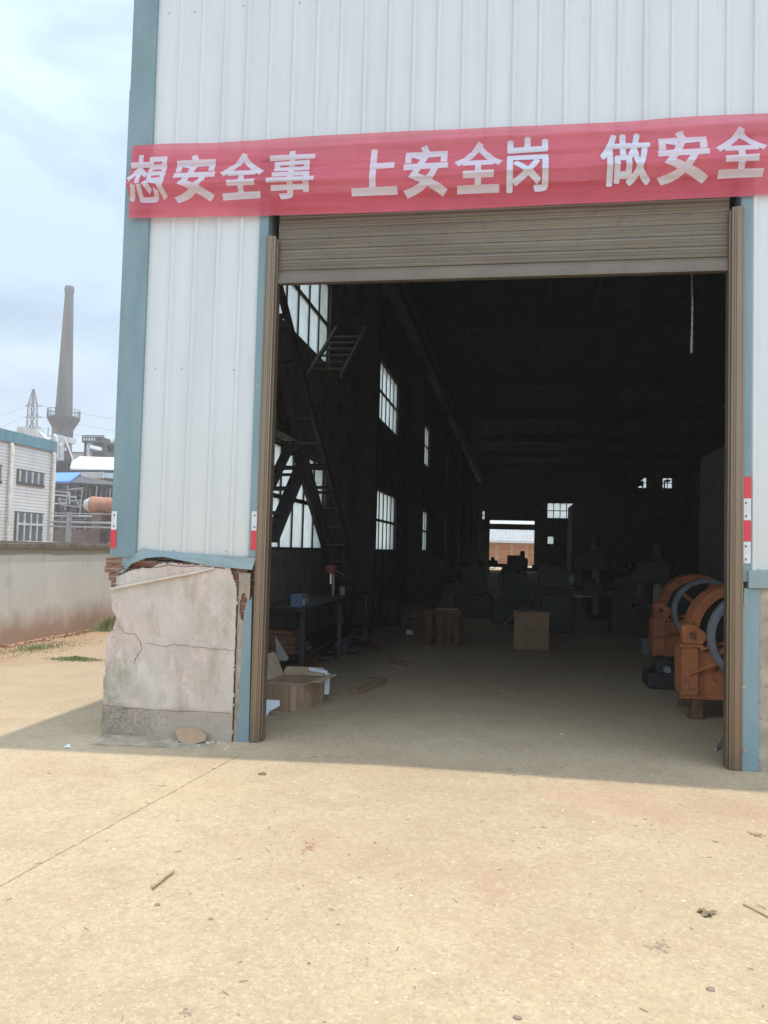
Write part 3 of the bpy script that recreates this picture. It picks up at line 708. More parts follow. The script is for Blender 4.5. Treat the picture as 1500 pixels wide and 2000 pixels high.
stone(pG(411, 1796), .010, 'stone', 'small dark pebble below and right of the tan stick', DST)
stone(pG(1388, 1934), .013, 'stone', 'largest dark pebble near the bottom right of the yard', DST)
stone(pG(1010, 1989), .012, 'stone', 'dark pebble at the very bottom of the yard right of centre', DST)
stone(pG(513, 1513), .022, 'stone', 'dark clod just outside the shadow edge in front of the left jamb', simple('clod', (.22, .15, .10), .95))
def scatter(n, name, mat, rmin, rmax, region, flat, label=None, seed=1):
    rnd = random.Random(seed); b = MB()
    for _ in range(n):
        x, y = rnd.uniform(*region[0]), rnd.uniform(*region[1]); z = gz(x); r = rnd.uniform(rmin, rmax)*(rnd.random()**1.5+.35); a = rnd.uniform(0, 6.28)
        m = 6; pts = []
        for k in range(m):
            t = a+2*math.pi*k/m; q = r*rnd.uniform(.7, 1.2); pts.append((x+q*math.cos(t)*1.3, y+q*math.sin(t), z))
        b.add(pts+[(x, y, z+r*flat)], [(k, (k+1) % m, m) for k in range(m)])
    o = b.build(name, mat); tag(o, kind='stuff'); return o
scatter(420, 'gravel', DST, .0015, .006, ((-2.6, 2.4), (1.9, 6.2)), .8, seed=3)
scatter(260, 'pale_grit', simple('pale_grit', (.66, .58, .43), .9), .002, .008, ((-2.6, 2.4), (1.9, 6.0)), .5, seed=5)
scatter(240, 'yard_crumbs', simple('brown_crumbs', (.30, .19, .12), .9), .004, .016, ((-7.5, 2.4), (4.5, 12.5)), .4, seed=8)
rnd = random.Random(12); b = MB()
for _ in range(120):
    x, y = rnd.uniform(-2.4, 2.3), rnd.uniform(2.2, 6.3); a = rnd.uniform(0, 3.14); L = rnd.uniform(.008, .035); z = gz(x)+.003
    b.bar((x, y, z), (x+L*math.cos(a), y+L*math.sin(a), z+.002), .002, .002)
tag(b.build('straw_bits', simple('straw', (.24, .17, .10), .9)), kind='stuff')
scatter(260, 'doorway_grit', simple('doorway_grit', (.26, .19, .14), .9), .003, .012, ((-2.2, 1.7), (6.5, 12)), .5, seed=31)
scatter(60, 'plinth_rubble', simple('plaster_crumbs', (.50, .42, .34), .95), .005, .022, ((-3.5, -2.2), (6.08, 6.34)), .8, seed=33)
scatter(30, 'paper_flecks', PAPER, .004, .012, ((-2.2, 1.7), (5.9, 10)), .3, seed=35)
# dark scuffed soil crusts on the slab
def crust(name, x, y, w, seed, mat, label, n=46, el=1.):
    rnd = random.Random(seed); c = pG(x, y); b = MB()
    for _ in range(n):
        u, v = rnd.gauss(0, .4)*w*el, rnd.gauss(0, .4)*w; r = rnd.uniform(.003, .009)
        b.lathe([(r, 0), (r*.6, r*.3), (0, r*.35)], (c.x+u, c.y+v, c.z+.001), 'z', 6)
    if n == 40: tag(b.build(name, mat, jitter=.004), kind='stuff')
    else: thing_mesh(b, name, mat, label, 'dirt', jitter=.004)
crust('dirt_clump', 1288, 1850, .055, 1, simple('grey_crust', (.30, .22, .16), .95), 'crumbly brown dirt clump on the slab below and left of the dry leaf')
crust('dirt_clump', 365, 1980, .028, 2, bpy.data.materials['grey_crust'], 'dark crumbly dirt patch at the bottom left of the yard')
crust('dirt_clump', 604, 1655, .11, 4, simple('red_crust', (.42, .19, .11), .95), 'thin trail of reddish crumbs in the middle of the yard', 40, .35)
crust('dirt_clump', 1478, 1631, .05, 6, simple('red_crust_b', (.34, .20, .13), .95), 'brown crumb patch near the right edge of the yard', 30)
crust('dirt_clump', 318, 1535, .03, 9, bpy.data.materials['grey_crust'], 'small brown dirt clod in the sun in front of the plinth', 22)
P = pG(131, 1461); b = MB(); b.add([(P.x-.03, P.y, P.z+.004), (P.x, P.y+.03, P.z+.03), (P.x+.03, P.y+.005, P.z+.004), (P.x+.005, P.y-.02, P.z+.012)], [(0, 3, 1), (3, 2, 1)])
thing_mesh(b, 'paper_scrap', PAPER, 'tiny white paper scrap in the shade left of the plinth', 'paper')
# spoon-like bracket at right guide foot
P, Q = pG(1398, 1464, .01), pG(1411, 1442, .05)
thing_mesh(MB().tube([P, P.lerp(Q, .5)+Vector((0, 0, .01)), Q], [.014, .010, .012], 8), 'pipe_stub', GREYM, 'short grey pipe end lying against the foot of the right door guide', 'pipe', smooth=True)

# ------------------------------------------------------------------ inside: open cardboard box by the left guide
def open_box():
    A, B, C_ = pG(508, 1387), pG(592, 1392), pG(631, 1371); gzv = gz(A.x)
    e1 = (B-A); e1.z = 0; e2 = (C_-B); e2.z = 0; A = A-Vector((0, 0, 0)); D = A+e2; H = .27
    root = thing('open_carton', 'open dented brown carton with raised flaps just inside the left jamb', 'cardboard box', ((A+C_)/2))
    def wall(b, p, q, t=.006):
        n = Vector((0, 0, 1)).cross(q-p).normalized()*t; p, q = Vector((p.x, p.y, gzv+.004)), Vector((q.x, q.y, gzv+.004))
        K = 8
        for k in range(K):
            a, c = p.lerp(q, k/K), p.lerp(q, (k+1)/K); oa, oc = n*0, n*0
            wa = n.normalized()*.012*math.sin(math.pi*k/K*2+1)*(0 < k < K); wc = n.normalized()*.012*math.sin(math.pi*(k+1)/K*2+1)*(0 < k+1 < K)
            b.add([a, c, c+wc+Vector((0, 0, H)), a+wa+Vector((0, 0, H)), a+n, c+n, c+n+wc+Vector((0, 0, H)), a+n+wa+Vector((0, 0, H))],
                  [(0,1,2,3), (7,6,5,4), (3,2,6,7), (0,4,5,1), (0,3,7,4), (1,5,6,2)])
    b = MB(); wall(b, A, B); wall(b, B, B+e2); wall(b, B+e2, D); wall(b, D, A)
    b.add([A+Vector((0,0,.006)), B+Vector((0,0,.006)), B+e2+Vector((0,0,.006)), D+Vector((0,0,.006))], [(0,1,2,3)])
    b.build('carton_body', CARD, root)
    def flap(p, q, out, up, ln, label=None, mat=CARDL):
        p = p+Vector((0, 0, H)); q = q+Vector((0, 0, H)); o = out.normalized()*ln*math.cos(up)+Vector((0, 0, ln*math.sin(up)))
        m = MB(); n = o.cross(q-p).normalized()*.005; mid = o*.55+Vector((0, 0, .015))
        m.add([p, q, q+mid-(q-p)*.01, p+mid+(q-p)*.02, q+o-(q-p)*.05, p+o+(q-p)*.05]+[v+n for v in (p, q, q+mid-(q-p)*.01, p+mid+(q-p)*.02, q+o-(q-p)*.05, p+o+(q-p)*.05)],
              [(0,1,2,3), (3,2,4,5), (6,9,8,7), (9,11,10,8), (0,6,7,1), (1,7,8,2), (2,8,10,4), (4,10,11,5), (5,11,9,3), (3,9,6,0)])
        f = m.build('flap', mat, root); return f
    outA = -e2.normalized(); outB = e1.normalized()
    flap(B, B+e2, outB, .18, .16); flap(B+e2, D, -outA, .9, .10); flap(D, A, -outB, 1.15, .26); flap(A.lerp(B, .0), B, -outA, -.15, .17)
    # packing tape and torn label
    fA = A+outA*.008; 
    t = MB(); z0 = gzv
    t.add([A.lerp(B, .70)+outA*.013+Vector((0, 0, .01)), A.lerp(B, .84)+outA*.013+Vector((0, 0, .01)), A.lerp(B, .84)+outA*.013+Vector((0, 0, H-.01)), A.lerp(B, .70)+outA*.013+Vector((0, 0, H-.01))], [(0,1,2,3)])
    t.build('tape', simple('glossy_tape', (.47, .33, .22), .35, 0, .1, 8), root)
    # white foam corner lying over the back
    p = B+e2
    f = MB(); f.bar(p+Vector((.03, .02, .08)), p+Vector((.035, .02, .30)), .05, .05).bar(p+Vector((.03, .02, .31)), D.lerp(p, .62)+Vector((0, .02, .335)), .04, .035)
    return f
fo = open_box()
thing_mesh(fo, 'foam_edge', PAPER, 'bent white foam edge strip hooked over the back of the open carton', 'foam', bevel=.008)
P = pG(517, 1401); b = MB()
b.add([P+Vector((-.03, 0, .005)), P+Vector((.02, -.01, .005)), P+Vector((.035, .05, .05)), P+Vector((.12, .09, .10)), P+Vector((.11, .10, .15)), P+Vector((-.03, .08, .15)), P+Vector((-.04, .04, .06))], [(0, 1, 2, 6), (2, 3, 4, 5, 6)])
o = thing_mesh(b, 'foam_scrap', PAPER, 'crumpled white packing sheet on the floor between the guide and the carton', 'paper'); md = o.modifiers.new('s', 'SOLIDIFY'); md.thickness = .008
# planks leaning behind carton
p = pG(545, 1335)
b = MB(); b.prism([(pY(538, 1245, 8.9).x, pY(538, 1245, 8.9).z), (pY(540, 1290, 8.9).x, pY(540, 1290, 8.9).z), (pY(560, 1290, 8.9).x, pY(560, 1290, 8.9).z), (pY(563, 1286, 8.9).x, pY(563, 1286, 8.9).z)], 8.9, 8.93)
thing_mesh(b, 'white_board', simple('dusty_board', (.36, .34, .31), .8), 'pointed dusty white board standing behind the open carton', 'board')
# floor offcuts
def plank(a, c, w, h, label, lift=.03):
    A, B = pG(*a, lift), pG(*c, lift); thing_mesh(MB().bar(A, B, w, h), 'timber_offcut', WOOD, label, 'timber', bevel=.005, jitter=.01)
plank((695, 1350), (742, 1334), .09, .05, 'dusty timber offcut slanting on the floor right of the open carton')
plank((722, 1328), (752, 1330), .14, .05, 'short thick timber block beyond the slanting offcut')
plank((766, 1290), (806, 1299), .13, .06, 'dark timber offcut lying deeper in the hall')
plank((640, 1357), (662, 1355), .05, .02, 'small flat wood chip beside the open carton', .012)

# ------------------------------------------------------------------ workbench on the left
def bench():
    Y0, Y1, X0, X1, H = 9.2, 13.6, -3.05, -2.42, .86
    r = thing('workbench', 'long dark steel workbench under the first pair of side windows', 'workbench', ((X0+X1)/2, (Y0+Y1)/2, gz(-2.7)))
    MB().box(X0, X1, Y0, Y1, H-.05, H).build('bench_top', BLACKM, r, bevel=.005)
    for y in (Y0+.1, (Y0+Y1)/2, Y1-.1):
        for x in (X0+.05, X1-.05): MB().box(x-.03, x+.03, y-.03, y+.03, gz(-2.7), H-.051).build('leg', STEEL, r)
    MB().box(X0+.03, X1-.06, Y0+.15, Y1-.15, .25, .28).build('shelf', BLACKM, r)
    # things on it
    p = pX(584, 1160, -2.55); b = MB(); c = Vector((p.x, p.y, H+.004))
    k = thing('tool_box', 'small blue and white box standing on the workbench', 'box', c)
    MB().box(c.x-.07, c.x+.07, c.y-.12, c.y+.12, c.z, c.z+.13).build('box_body', BLUEP, k, bevel=.004)
    MB().box(c.x+.0705, c.x+.072, c.y-.09, c.y+.02, c.z+.03, c.z+.10).build('box_label', simple('blue_label', (.35, .45, .6)), k)
    MB().box(c.x-.074, c.x+.074, c.y-.124, c.y+.124, c.z+.131, c.z+.15).build('lid', BLUEP, k)
    p = pX(648, 1155, -2.6); c = Vector((p.x, p.y, H+.004))
    v = thing('bench_drill', 'small bench drill with a red head on the workbench', 'drill', c)
    MB().box(c.x-.1, c.x+.1, c.y-.14, c.y+.14, c.z, c.z+.03).build('base', STEEL, v)
    MB().tube([c+Vector((0, .08, .031)), c+Vector((0, .08, .42))], .02, 10).build('pillar', GREYM, v, smooth=True)
    MB().box(c.x-.06, c.x+.06, c.y-.17, c.y+.14, c.z+.35, c.z+.47).build('drill_head', REDP, v, bevel=.015)
    MB().tube([c+Vector((0, -.1, .35)), c+Vector((0, -.1, .2))], .015, 8).build('spindle', SHINY, v)
    MB().tube([c+Vector((.06, -.08, .4)), c+Vector((.2, -.13, .34))], .008, 6).build('handle', SHINY, v)
    for i, (yy, m, lab) in enumerate(((9.9, RUST, 'rusty can on the near end of the workbench'), (12.1, GREYM, 'grey tin between the blue box and the drill'))):
        MBc = MB().lathe([(.045, 0), (.045, .12), (.04, .125), (.04, .11), (0, .11)], (-2.6, yy, H+.003), 'z', 14); thing_mesh(MBc, 'can', m, lab, 'can', smooth=True)
    b = MB()
    for i in range(5): b.box(X0+.08, X1-.1-.03*i, Y0+.2+.02*i, Y0+.75-.03*i, .284+.055*i, .334+.055*i)
    thing_mesh(b, 'sheet_stack', RUST, 'stack of rusty plates on the lower shelf of the workbench', 'steel plates')
bench()
# low clutter on and round the bench
def drum(x, y, h, rad, m, name, lab, cat):
    c = pG(x, y); MBd = MB().lathe([(rad, 0), (rad, h*.32), (rad*1.04, h*.335), (rad, h*.35), (rad, h*.65), (rad*1.04, h*.665), (rad, h*.68), (rad, h), (rad*.93, h), (rad*.93, h-.02), (0, h-.02)], c, 'z', 22)
    thing_mesh(MBd, name, m, lab, cat, smooth=True)
drum(765, 1222, .55, .2, BLACKM, 'steel_drum', 'dark dented steel drum standing against the window wall beyond the staircase', 'drum')
drum(660, 1262, .2, .13, DIMGREY, 'metal_ring', 'dull grey metal tub on the floor at the foot of the workbench', 'tub')
rnd2 = random.Random(21)
def heap(px_, py_, n, sp, name, lab, m):
    c = pG(px_, py_); r = thing(name, lab, 'scrap heap', c)
    for i in range(n):
        a = rnd2.uniform(0, 3.1); L = rnd2.uniform(.15, .5); q = c+Vector((rnd2.gauss(0, sp), rnd2.gauss(0, sp), rnd2.uniform(.02, .22))); d = Vector((math.cos(a), math.sin(a), rnd2.uniform(-.15, .25)))*L/2
        q.z = max(q.z, c.z+.03+abs(d.z)); w = rnd2.uniform(.02, .09)
        if i % 3: MB().bar(q-d, q+d, w, w*.6).build('bar', m[i % len(m)], r)
        else: MB().tube([q-d, q+d], w/2, 10).build('tube', m[i % len(m)], r, smooth=True)
heap(610, 1290, 10, .22, 'scrap_heap', 'jumbled dark scrap bars under the near half of the workbench', (RUST, STEEL, DIMGREY))
heap(690, 1262, 8, .2, 'scrap_heap', 'low heap of rusty bars at the foot of the steel staircase', (RUST, STEEL))
heap(790, 1215, 10, .4, 'scrap_heap', 'dark heap of machine scrap beyond the staircase left of the low table', (STEEL, RUST, REDP))
heap(905, 1195, 8, .5, 'scrap_heap', 'dim heap of long bars behind the low table', (STEEL, GREENM, DIMGREY))

# ------------------------------------------------------------------ steel staircase with A-frame
def stairs():
    r = thing('steel_staircase', 'dark open steel staircase zigzagging up in front of the first side windows', 'staircase', (-2.7, 13.5, gz(-2.7)))
    Xa, Xb = -3.05, -2.60
    F, T = pG(720, 1238), pX(551, 553, Xb); T = Vector((F.x, F.y, gz(-2.7)))+(T-Vector((F.x, F.y, gz(-2.7))))*1.04
    f0, f1 = (F.y, gz(-2.7)), (T.y, T.z); Xb = (F.x+T.x)/2
    for X in (Xa, Xb): MB().bar((X, f0[0], f0[1]), (X, f1[0], f1[1]), .05, .13).build('stringer', STEEL, r)
    n = 17
    for i in range(1, n):
        t = i/n; y = f0[0]+(f1[0]-f0[0])*t; z = f0[1]+(f1[1]-f0[1])*t
        MB().box(Xa+.03, Xb-.03, y-.05, y+.05, z-.012, z+.012).build('tread', STEEL, r)
    a0 = pX(626, 735, -2.75); a1 = pX(672, 655, -2.75); d = (a1-a0)
    for X in (-2.95, -2.45):
        A = Vector((X, a0.y, a0.z)); B = A+Vector((0, d.y*1.2, d.z*1.2)); MB().bar(A, B, .04, .07).build('rail', DIMGREY, r)
    for i in range(1, 7):
        t = i/7*1.12; y = a0.y+d.y*t; z = a0.z+d.z*t; MB().box(-2.93, -2.47, y-.03, y+.03, z-.012, z+.012).build('tread', DIMGREY, r)
    MB().box(-3.12, -2.9, 9.0, 10.4, 3.04, 3.09).build('landing', STEEL, r)
    # A-frame legs and braces (plane parallel to the side wall)
    X = -2.5
    def q(cx, cy, XX=X): return pX(500+.3*cx, 520+.3*cy, XX)
    for a, c, w in (((312, 1265), (105, 1770), .12), ((312, 1265), (455, 1760), .10), ((215, 1180), (100, 1420), .08), ((245, 1185), (312, 1300), .08)):
        MB().bar(q(*a), q(*c), w, w, up=(1, 0, 0)).build('brace', STEEL, r)
    for a, c, w in (((105, 1312), (292, 1312), .05), ((335, 1312), (450, 1318), .05), ((105, 1357), (275, 1357), .035), ((105, 1447), (240, 1447), .05), ((370, 1440), (450, 1440), .04), ((380, 1470), (500, 1478), .035),
                    ((100, 1607), (200, 1607), .045), ((400, 1575), (540, 1620), .03), ((100, 1660), (180, 1660), .05), ((340, 1292), (450, 1290), .03), ((150, 325), (200, 325), .06), ((205, 1222), (270, 1222), .04)):
        MB().bar(q(*a), q(*c), w, w, up=(1, 0, 0)).build('cross_bar', STEEL, r)
stairs()

# ------------------------------------------------------------------ hoist chain
def chain():
    c = pY(1352, 528, 6.9); e = pY(1351, 692, 6.9); b = MB(); z = c.z+.6; i = 0; L = .034
    while z > e.z:
        pts = []; w = .006
        ax = Vector((1, 0, 0)) if i % 2 else Vector((0, 1, 0)); cen = Vector((c.x+.004*math.sin(z*9), 6.9, z))
        for k in range(11):
            t = 2*math.pi*k/10; pts.append(cen+ax*(w*math.cos(t))+Vector((0, 0, (L*.62)*math.sin(t))))
        b.tube(pts, .0026, 5, False); z -= L; i += 1
    # doubled part at the bottom
    z = e.z+.45
    while z > e.z+.03:
        ax = Vector((1, 0, 0)) if i % 2 else Vector((0, 1, 0)); cen = Vector((c.x+.007, 6.915, z))
        b.tube([cen+ax*(.006*math.cos(2*math.pi*k/10))+Vector((0, 0, (L*.62)*math.sin(2*math.pi*k/10))) for k in range(11)], .0026, 5, False); z -= L; i += 1
    thing_mesh(b, 'hoist_chain', CHAINM, 'thin zinc pull chain hanging inside the door at the upper right', 'chain')
chain()

# ------------------------------------------------------------------ orange crushers
def crusher(loc, label):
    r = thing('jaw_crusher', label, 'crusher', loc, 0, 'orange jaw crushers inside the right jamb')
    L = dict(parent=r, local=True)
    b = MB(); b.prism([(0, .24), (.95, .22), (.95, .68), (.44, .68), (.36, .66), (0, .70)], -.02, .28); b.build('body', ORANGE, bevel=.006, **L)
    b = MB(); b.prism([(0, .24), (.16, .24), (.16, .72), (0, .72)], -.07, -.021).box(-.02, .20, -.09, .0, .705, .735); b.build('front_post', ORANGE, bevel=.004, **L)
    b = MB(); b.prism([(.02, .736), (.20, .736), (.24, .80), (.22, .86), (.17, .89), (.13, .93), (.03, .93), (0, .90)], -.07, .10)
    bb = b.build('bearing_block', ORANGE, bevel=.012, **L)
    MB().lathe([(0, -.02), (.03, -.02), (.034, 0), (.034, .02)], (.10, -.07, .82), 'y', 12).build('bolt', RUST, parent=bb, local=True)
    b = MB(); b.add([(.07, -.075, .44), (.34, -.075, .55), (.34, -.05, .57), (.07, -.05, .46)], [(0,1,2,3)]).bar((.06, -.06, .44), (.36, -.06, .56), .012, .08, up=(0, 1, 0)).bar((.17, -.03, .70), (.19, -.03, .24), .05, .012)
    b.bar((.17, -.06, .69), (.62, -.06, .84), .02, .09, up=(0, 1, 0)).box(-.01, .95, -.04, .0, .215, .238).box(-.01, .95, -.05, .0, .20, .214)
    b.build('stiffener', ORANGE, **L)
    for x, z in ((.34, .49), (.10, .30), (.10, .62), (.70, .32), (.70, .6)): MB().lathe([(0, -.015), (.016, -.015), (.018, 0)], (x, -.021, z), 'y', 6).build('bolt', RUST, **L)
    c = (.68, 0, .83)
    # flywheel: grey rim, orange disc and spokes
    fw = MB().ring([(.455, -.20), (.455, -.08), (.395, -.08), (.395, -.20)], c, 'y', 56).build('flywheel', GREYRIM, smooth=True, bevel=.004, **L)
    sp = MB()
    for k in range(6):
        t = k*math.pi/3+.4; d = Vector((math.cos(t), 0, math.sin(t))); cc = Vector(c)+Vector((0, -.14, 0)); sp.bar(cc+d*.06, cc+d*.40, .045, .07, up=(0, 1, 0))
    sp.lathe([(.0, -.22), (.085, -.22), (.085, -.06), (.0, -.06)], c, 'y', 20); sp.build('spokes', ORANGE, parent=fw, local=True)
    MB().lathe([(0, -.30), (.035, -.30), (.035, .95), (0, .95)], c, 'y', 16).build('shaft', GREYRIM, smooth=True, **L)
    g = MB().ring([(.50, .30), (.50, .62), (.40, .62), (.40, .58), (.47, .58), (.47, .34), (.40, .34), (.40, .30)], (c[0]-.03, 0, c[2]), 'y', 56).build('flywheel', ORANGE, smooth=True, bevel=.004, **L)
    sp = MB().lathe([(0, .40), (.39, .42), (.40, .46), (0, .48)], (c[0]-.03, 0, c[2]), 'y', 48); sp.build('web', BLACKM, parent=g, local=True)
    b = MB(); b.prism([(.10, 0.0), (.21, 0.0), (.205, .20), (.115, .20)], -.03, .10); b.box(.08, .24, -.05, .12, .0, .012); b.build('leg', RUST, **L)
    b = MB(); b.prism([(.78, 0.0), (.9, 0.0), (.9, .20), (.78, .20)], -.03, .10); b.build('leg', RUST, **L)
    for x in (.12, .8): MB().box(x, x+.1, .6, .7, 0, .22).build('leg', RUST, **L)
    return r
pa = pG(1348, 1404); A = crusher((pa.x-.14+.05, pa.y+.04, 0), 'nearer orange jaw crusher with a grey rimmed flywheel, half hidden by the right door guide')
pb = pY(1382, 1210, 11.3)
dup(A, loc=(pb.x-.68, 11.5, .02), label='farther orange jaw crusher, its grey flywheel rim visible whole, behind the nearer one')
# dark gearbox beside
def gearbox(x, y):
    c = pG(x, y); r = thing('gearbox', 'low black gearbox on the floor left of the orange crushers', 'gearbox', c)
    MB().box(c.x-.22, c.x+.2, c.y-.1, c.y+.35, .01, .20).lathe([(0, 0), (.12, 0), (.12, .4), (0, .4)], (c.x, c.y-.05, .24), 'y', 20).build('housing', BLACKM, r, bevel=.015)
    MB().lathe([(0, -.06), (.04, -.06), (.04, 0)], (c.x, c.y-.05, .24), 'y', 12).build('shaft_end', GREYRIM, r)
gearbox(1300, 1345)
# bucket
P = pG(1264, 1276); r = thing('bucket', 'small pale spattered bucket on the floor beside the black gearbox', 'bucket', P)
MB().lathe([(.085, 0), (.115, .24), (.12, .245), (.11, .24), (.08, .01), (0, .01)], P, 'z', 20).build('bucket_body', simple('spattered_plastic', (.22, .24, .24), .6, 0, .3, 20, (.5, .5, .48)), r, smooth=True)
MB().tube([P+Vector((.115*math.cos(t), -.02, .24+.02-.09*math.sin(t))) for t in [math.pi*k/8 for k in range(9)]], .004, 5).build('handle', STEEL, r)

# ------------------------------------------------------------------ carton in the middle
def carton(xl, xr, ybase, ytop):
    A, B = pG(xl, ybase), pG(xr, ybase); H = (pY((xl+xr)/2, ytop, A.y).z)
    r = thing('closed_carton', 'tall closed brown carton standing alone on the floor in mid hall', 'cardboard box', ((A.x+B.x)/2, A.y+.25, 0))
    MB().box(A.x, B.x, A.y, A.y+.5, .003, H*.5-.004).box(A.x+.006, B.x-.006, A.y+.006, A.y+.494, H*.5-.003, H).build('carton_body', CARD, r, bevel=.006)
    b = MB(); b.box(A.x-.01, (A.x+B.x)/2-.005, A.y-.004, A.y+.504, H+.001, H+.007).box((A.x+B.x)/2+.005, B.x+.012, A.y-.004, A.y+.504, H+.001, H+.010); b.build('flap', CARDL, r)
carton(1003, 1071, 1268, 1197)
a, c = pY(962, 1241, 12.9), pY(1030, 1176, 13.6)
thing_mesh(MB().tube([a, c], .010, 8), 'steel_rod', SHINY, 'thin bright rod leaning across the corner of the mid hall carton', 'rod', smooth=True)
# reddish low table
def table(xl, xr, yb, yt):
    A, B = pG(xl, yb), pG(xr, yb); H = pY((xl+xr)/2, yt, A.y).z
    r = thing('low_table', 'low reddish brown steel table with a plate on top in mid hall', 'table', ((A.x+B.x)/2, A.y+.4, 0))
    MB().box(A.x-.05, B.x+.05, A.y-.02, A.y+.75, H-.05, H).build('table_top', RUST, r, bevel=.004)
    for x in (A.x, B.x-.09):
        for y in (A.y, A.y+.62): MB().box(x, x+.09, y, y+.09, .002, H-.051).build('leg', RUST, r)
    for k in (.33, .62): MB().box(A.x+(B.x-A.x)*k, A.x+(B.x-A.x)*k+.07, A.y+.01, A.y+.07, .002, H-.051).build('leg', RUST, r)
    MB().box(A.x+.15, B.x-.05, A.y+.1, A.y+.5, H+.002, H+.012).build('plate', GREYM, r)
table(832, 897, 1262, 1192)

# ------------------------------------------------------------------ machines deeper in the hall
def lathe_machine(loc, s, label, rz=0.):
    r = thing('metal_lathe', label, 'machine tool', loc, rz, 'dark green machine tools along the hall'); L = dict(parent=r, local=True)
    MB().box(-.9*s, -.3*s, -.3*s, .3*s, 0, .75*s).build('pedestal', GREENM, bevel=.02, **L); MB().box(.5*s, .95*s, -.25*s, .25*s, 0, .75*s).build('pedestal', GREENM, bevel=.02, **L)
    MB().box(-.95*s, 1.1*s, -.2*s, .2*s, .752*s, .88*s).build('bed', STEEL, bevel=.01, **L)
    MB().prism([(-.95*s, .882*s), (-.35*s, .882*s), (-.35*s, 1.25*s), (-.5*s, 1.33*s), (-.95*s, 1.33*s)], -.24*s, .24*s).build('headstock', GREENM, bevel=.02, **L)
    MB().lathe([(0, 0), (.16*s, 0), (.16*s, .1*s), (0, .1*s)], (-.34*s, 0, 1.08*s), 'x', 20).build('chuck', GREYRIM, smooth=True, **L)
    MB().prism([(.75*s, .882*s), (1.02*s, .882*s), (1.0*s, 1.18*s), (.78*s, 1.18*s)], -.12*s, .12*s).build('tailstock', GREENM, bevel=.02, **L)
    MB().box(.0, .3*s, -.32*s, .25*s, .882*s, 1.0*s).box(.08*s, .2*s, -.1*s, .1*s, 1.002*s, 1.12*s).build('carriage', STEEL, bevel=.01, **L)
    hw = MB().ring([(.13*s, -.40*s), (.13*s, -.37*s), (.11*s, -.37*s), (.11*s, -.40*s)], (.1*s, 0, .8*s), 'y', 24); hw.bar((-.02*s, -.385*s, .8*s), (.22*s, -.385*s, .8*s), .015*s).build('handwheel', STEEL, smooth=True, **L)
    return r
def wheel_machine(loc, R, h, label):
    r = thing('flywheel_press', label, 'press', loc, 0, 'old flywheel presses deep in the hall'); L = dict(parent=r, local=True)
    MB().prism([(-.45, 0), (.55, 0), (.5, .5), (.35, .6), (.32, h+.1), (-.05, h+.2), (-.25, h), (-.2, .65), (-.42, .5)], -.05, .5).build('press_frame', GREENM, bevel=.03, **L)
    w = MB().ring([(R, -.24), (R, -.12), (R*.88, -.12), (R*.88, -.24)], (0, 0, h), 'y', 48).build('flywheel', GREENM, smooth=True, **L)
    s = MB()
    for k in range(5): t = k*2*math.pi/5+.3; d = Vector((math.cos(t), 0, math.sin(t))); s.bar(Vector((0, -.18, h)), Vector((0, -.18, h))+d*R*.9, .06, .05, up=(0, 1, 0))
    s.lathe([(0, -.28), (.1, -.28), (.1, -.08), (0, -.08)], (0, 0, h), 'y', 16).build('spokes', GREENM, parent=w, local=True)
    MB().box(-.35, .3, -.28, -.06, .45, .55).build('work_table', STEEL, **L)
    return r
p = pY(922, 1118, 19); wheel_machine((p.x, 19.2, 0), .42, p.z, 'left of two old flywheel presses beyond the low table')
p = pY(1002, 1133, 17.5); wheel_machine((p.x, 17.7, 0), .34, p.z, 'right of two old flywheel presses, behind the mid hall carton')
lathe_machine((1.5, 16.6, 0), 1.0, 'dark green lathe behind the mid hall carton to its right')
lathe_machine((3.1, 22.5, 0), 1.25, 'dark green lathe deep in the hall before the tall pale enclosure', .1)
lathe_machine((-1.9, 25, 0), 1.1, 'dark green lathe far back along the window wall', .3)
lathe_machine((-1.0, 36, 0), 1.2, 'dark green lathe low in front of the far doorway', .1)
lathe_machine((0.9, 33, 0), 1.1, 'dark green lathe at the right foot of the far doorway', -.2)
def drill_press(loc, s, label):
    r = thing('pillar_drill', label, 'drill press', loc, 0, 'tall pillar drills in the dark hall'); L = dict(parent=r, local=True)
    MB().box(-.3*s, .3*s, -.4*s, .4*s, 0, .12*s).build('base', GREENM, bevel=.01, **L)
    MB().lathe([(.1*s, .12*s), (.1*s, 1.9*s), (0, 1.9*s)], (0, .1*s, 0), 'z', 18).build('pillar', GREYM, smooth=True, **L)
    MB().prism([(-.55*s, 1.35*s), (.25*s, 1.35*s), (.25*s, 1.8*s), (.05*s, 1.95*s), (-.4*s, 1.8*s), (-.55*s, 1.6*s)], -.12*s, .28*s).build('drill_head', GREENM, bevel=.03, **L)
    MB().lathe([(.05*s, 0), (.05*s, .35*s), (.0, .35*s)], (-.42*s, .05*s, 1.0*s), 'z', 12).build('spindle', DIMGREY, **L)
    MB().box(-.55*s, .0, -.2*s, .25*s, .8*s, .87*s).build('work_table', STEEL, bevel=.01, **L)
    MB().lathe([(.11*s, 0), (.11*s, .28*s), (.06*s, .32*s), (0, .32*s)], (0, .1*s, 1.96*s), 'z', 14).build('motor', GREENM, **L)
p = pY(1165, 1110, 20); drill_press((p.x, 20, 0), .9, 'pillar drill standing left in the dark before the tall pale enclosure')
p = pY(1290, 1110, 15); drill_press((p.x, 15.2, 0), .8, 'pillar drill in the dark just left of the tall pale cabinet')
p = pY(1020, 1110, 27); drill_press((p.x, 27, 0), .72, 'pillar drill whose top is outlined against the far doorway')
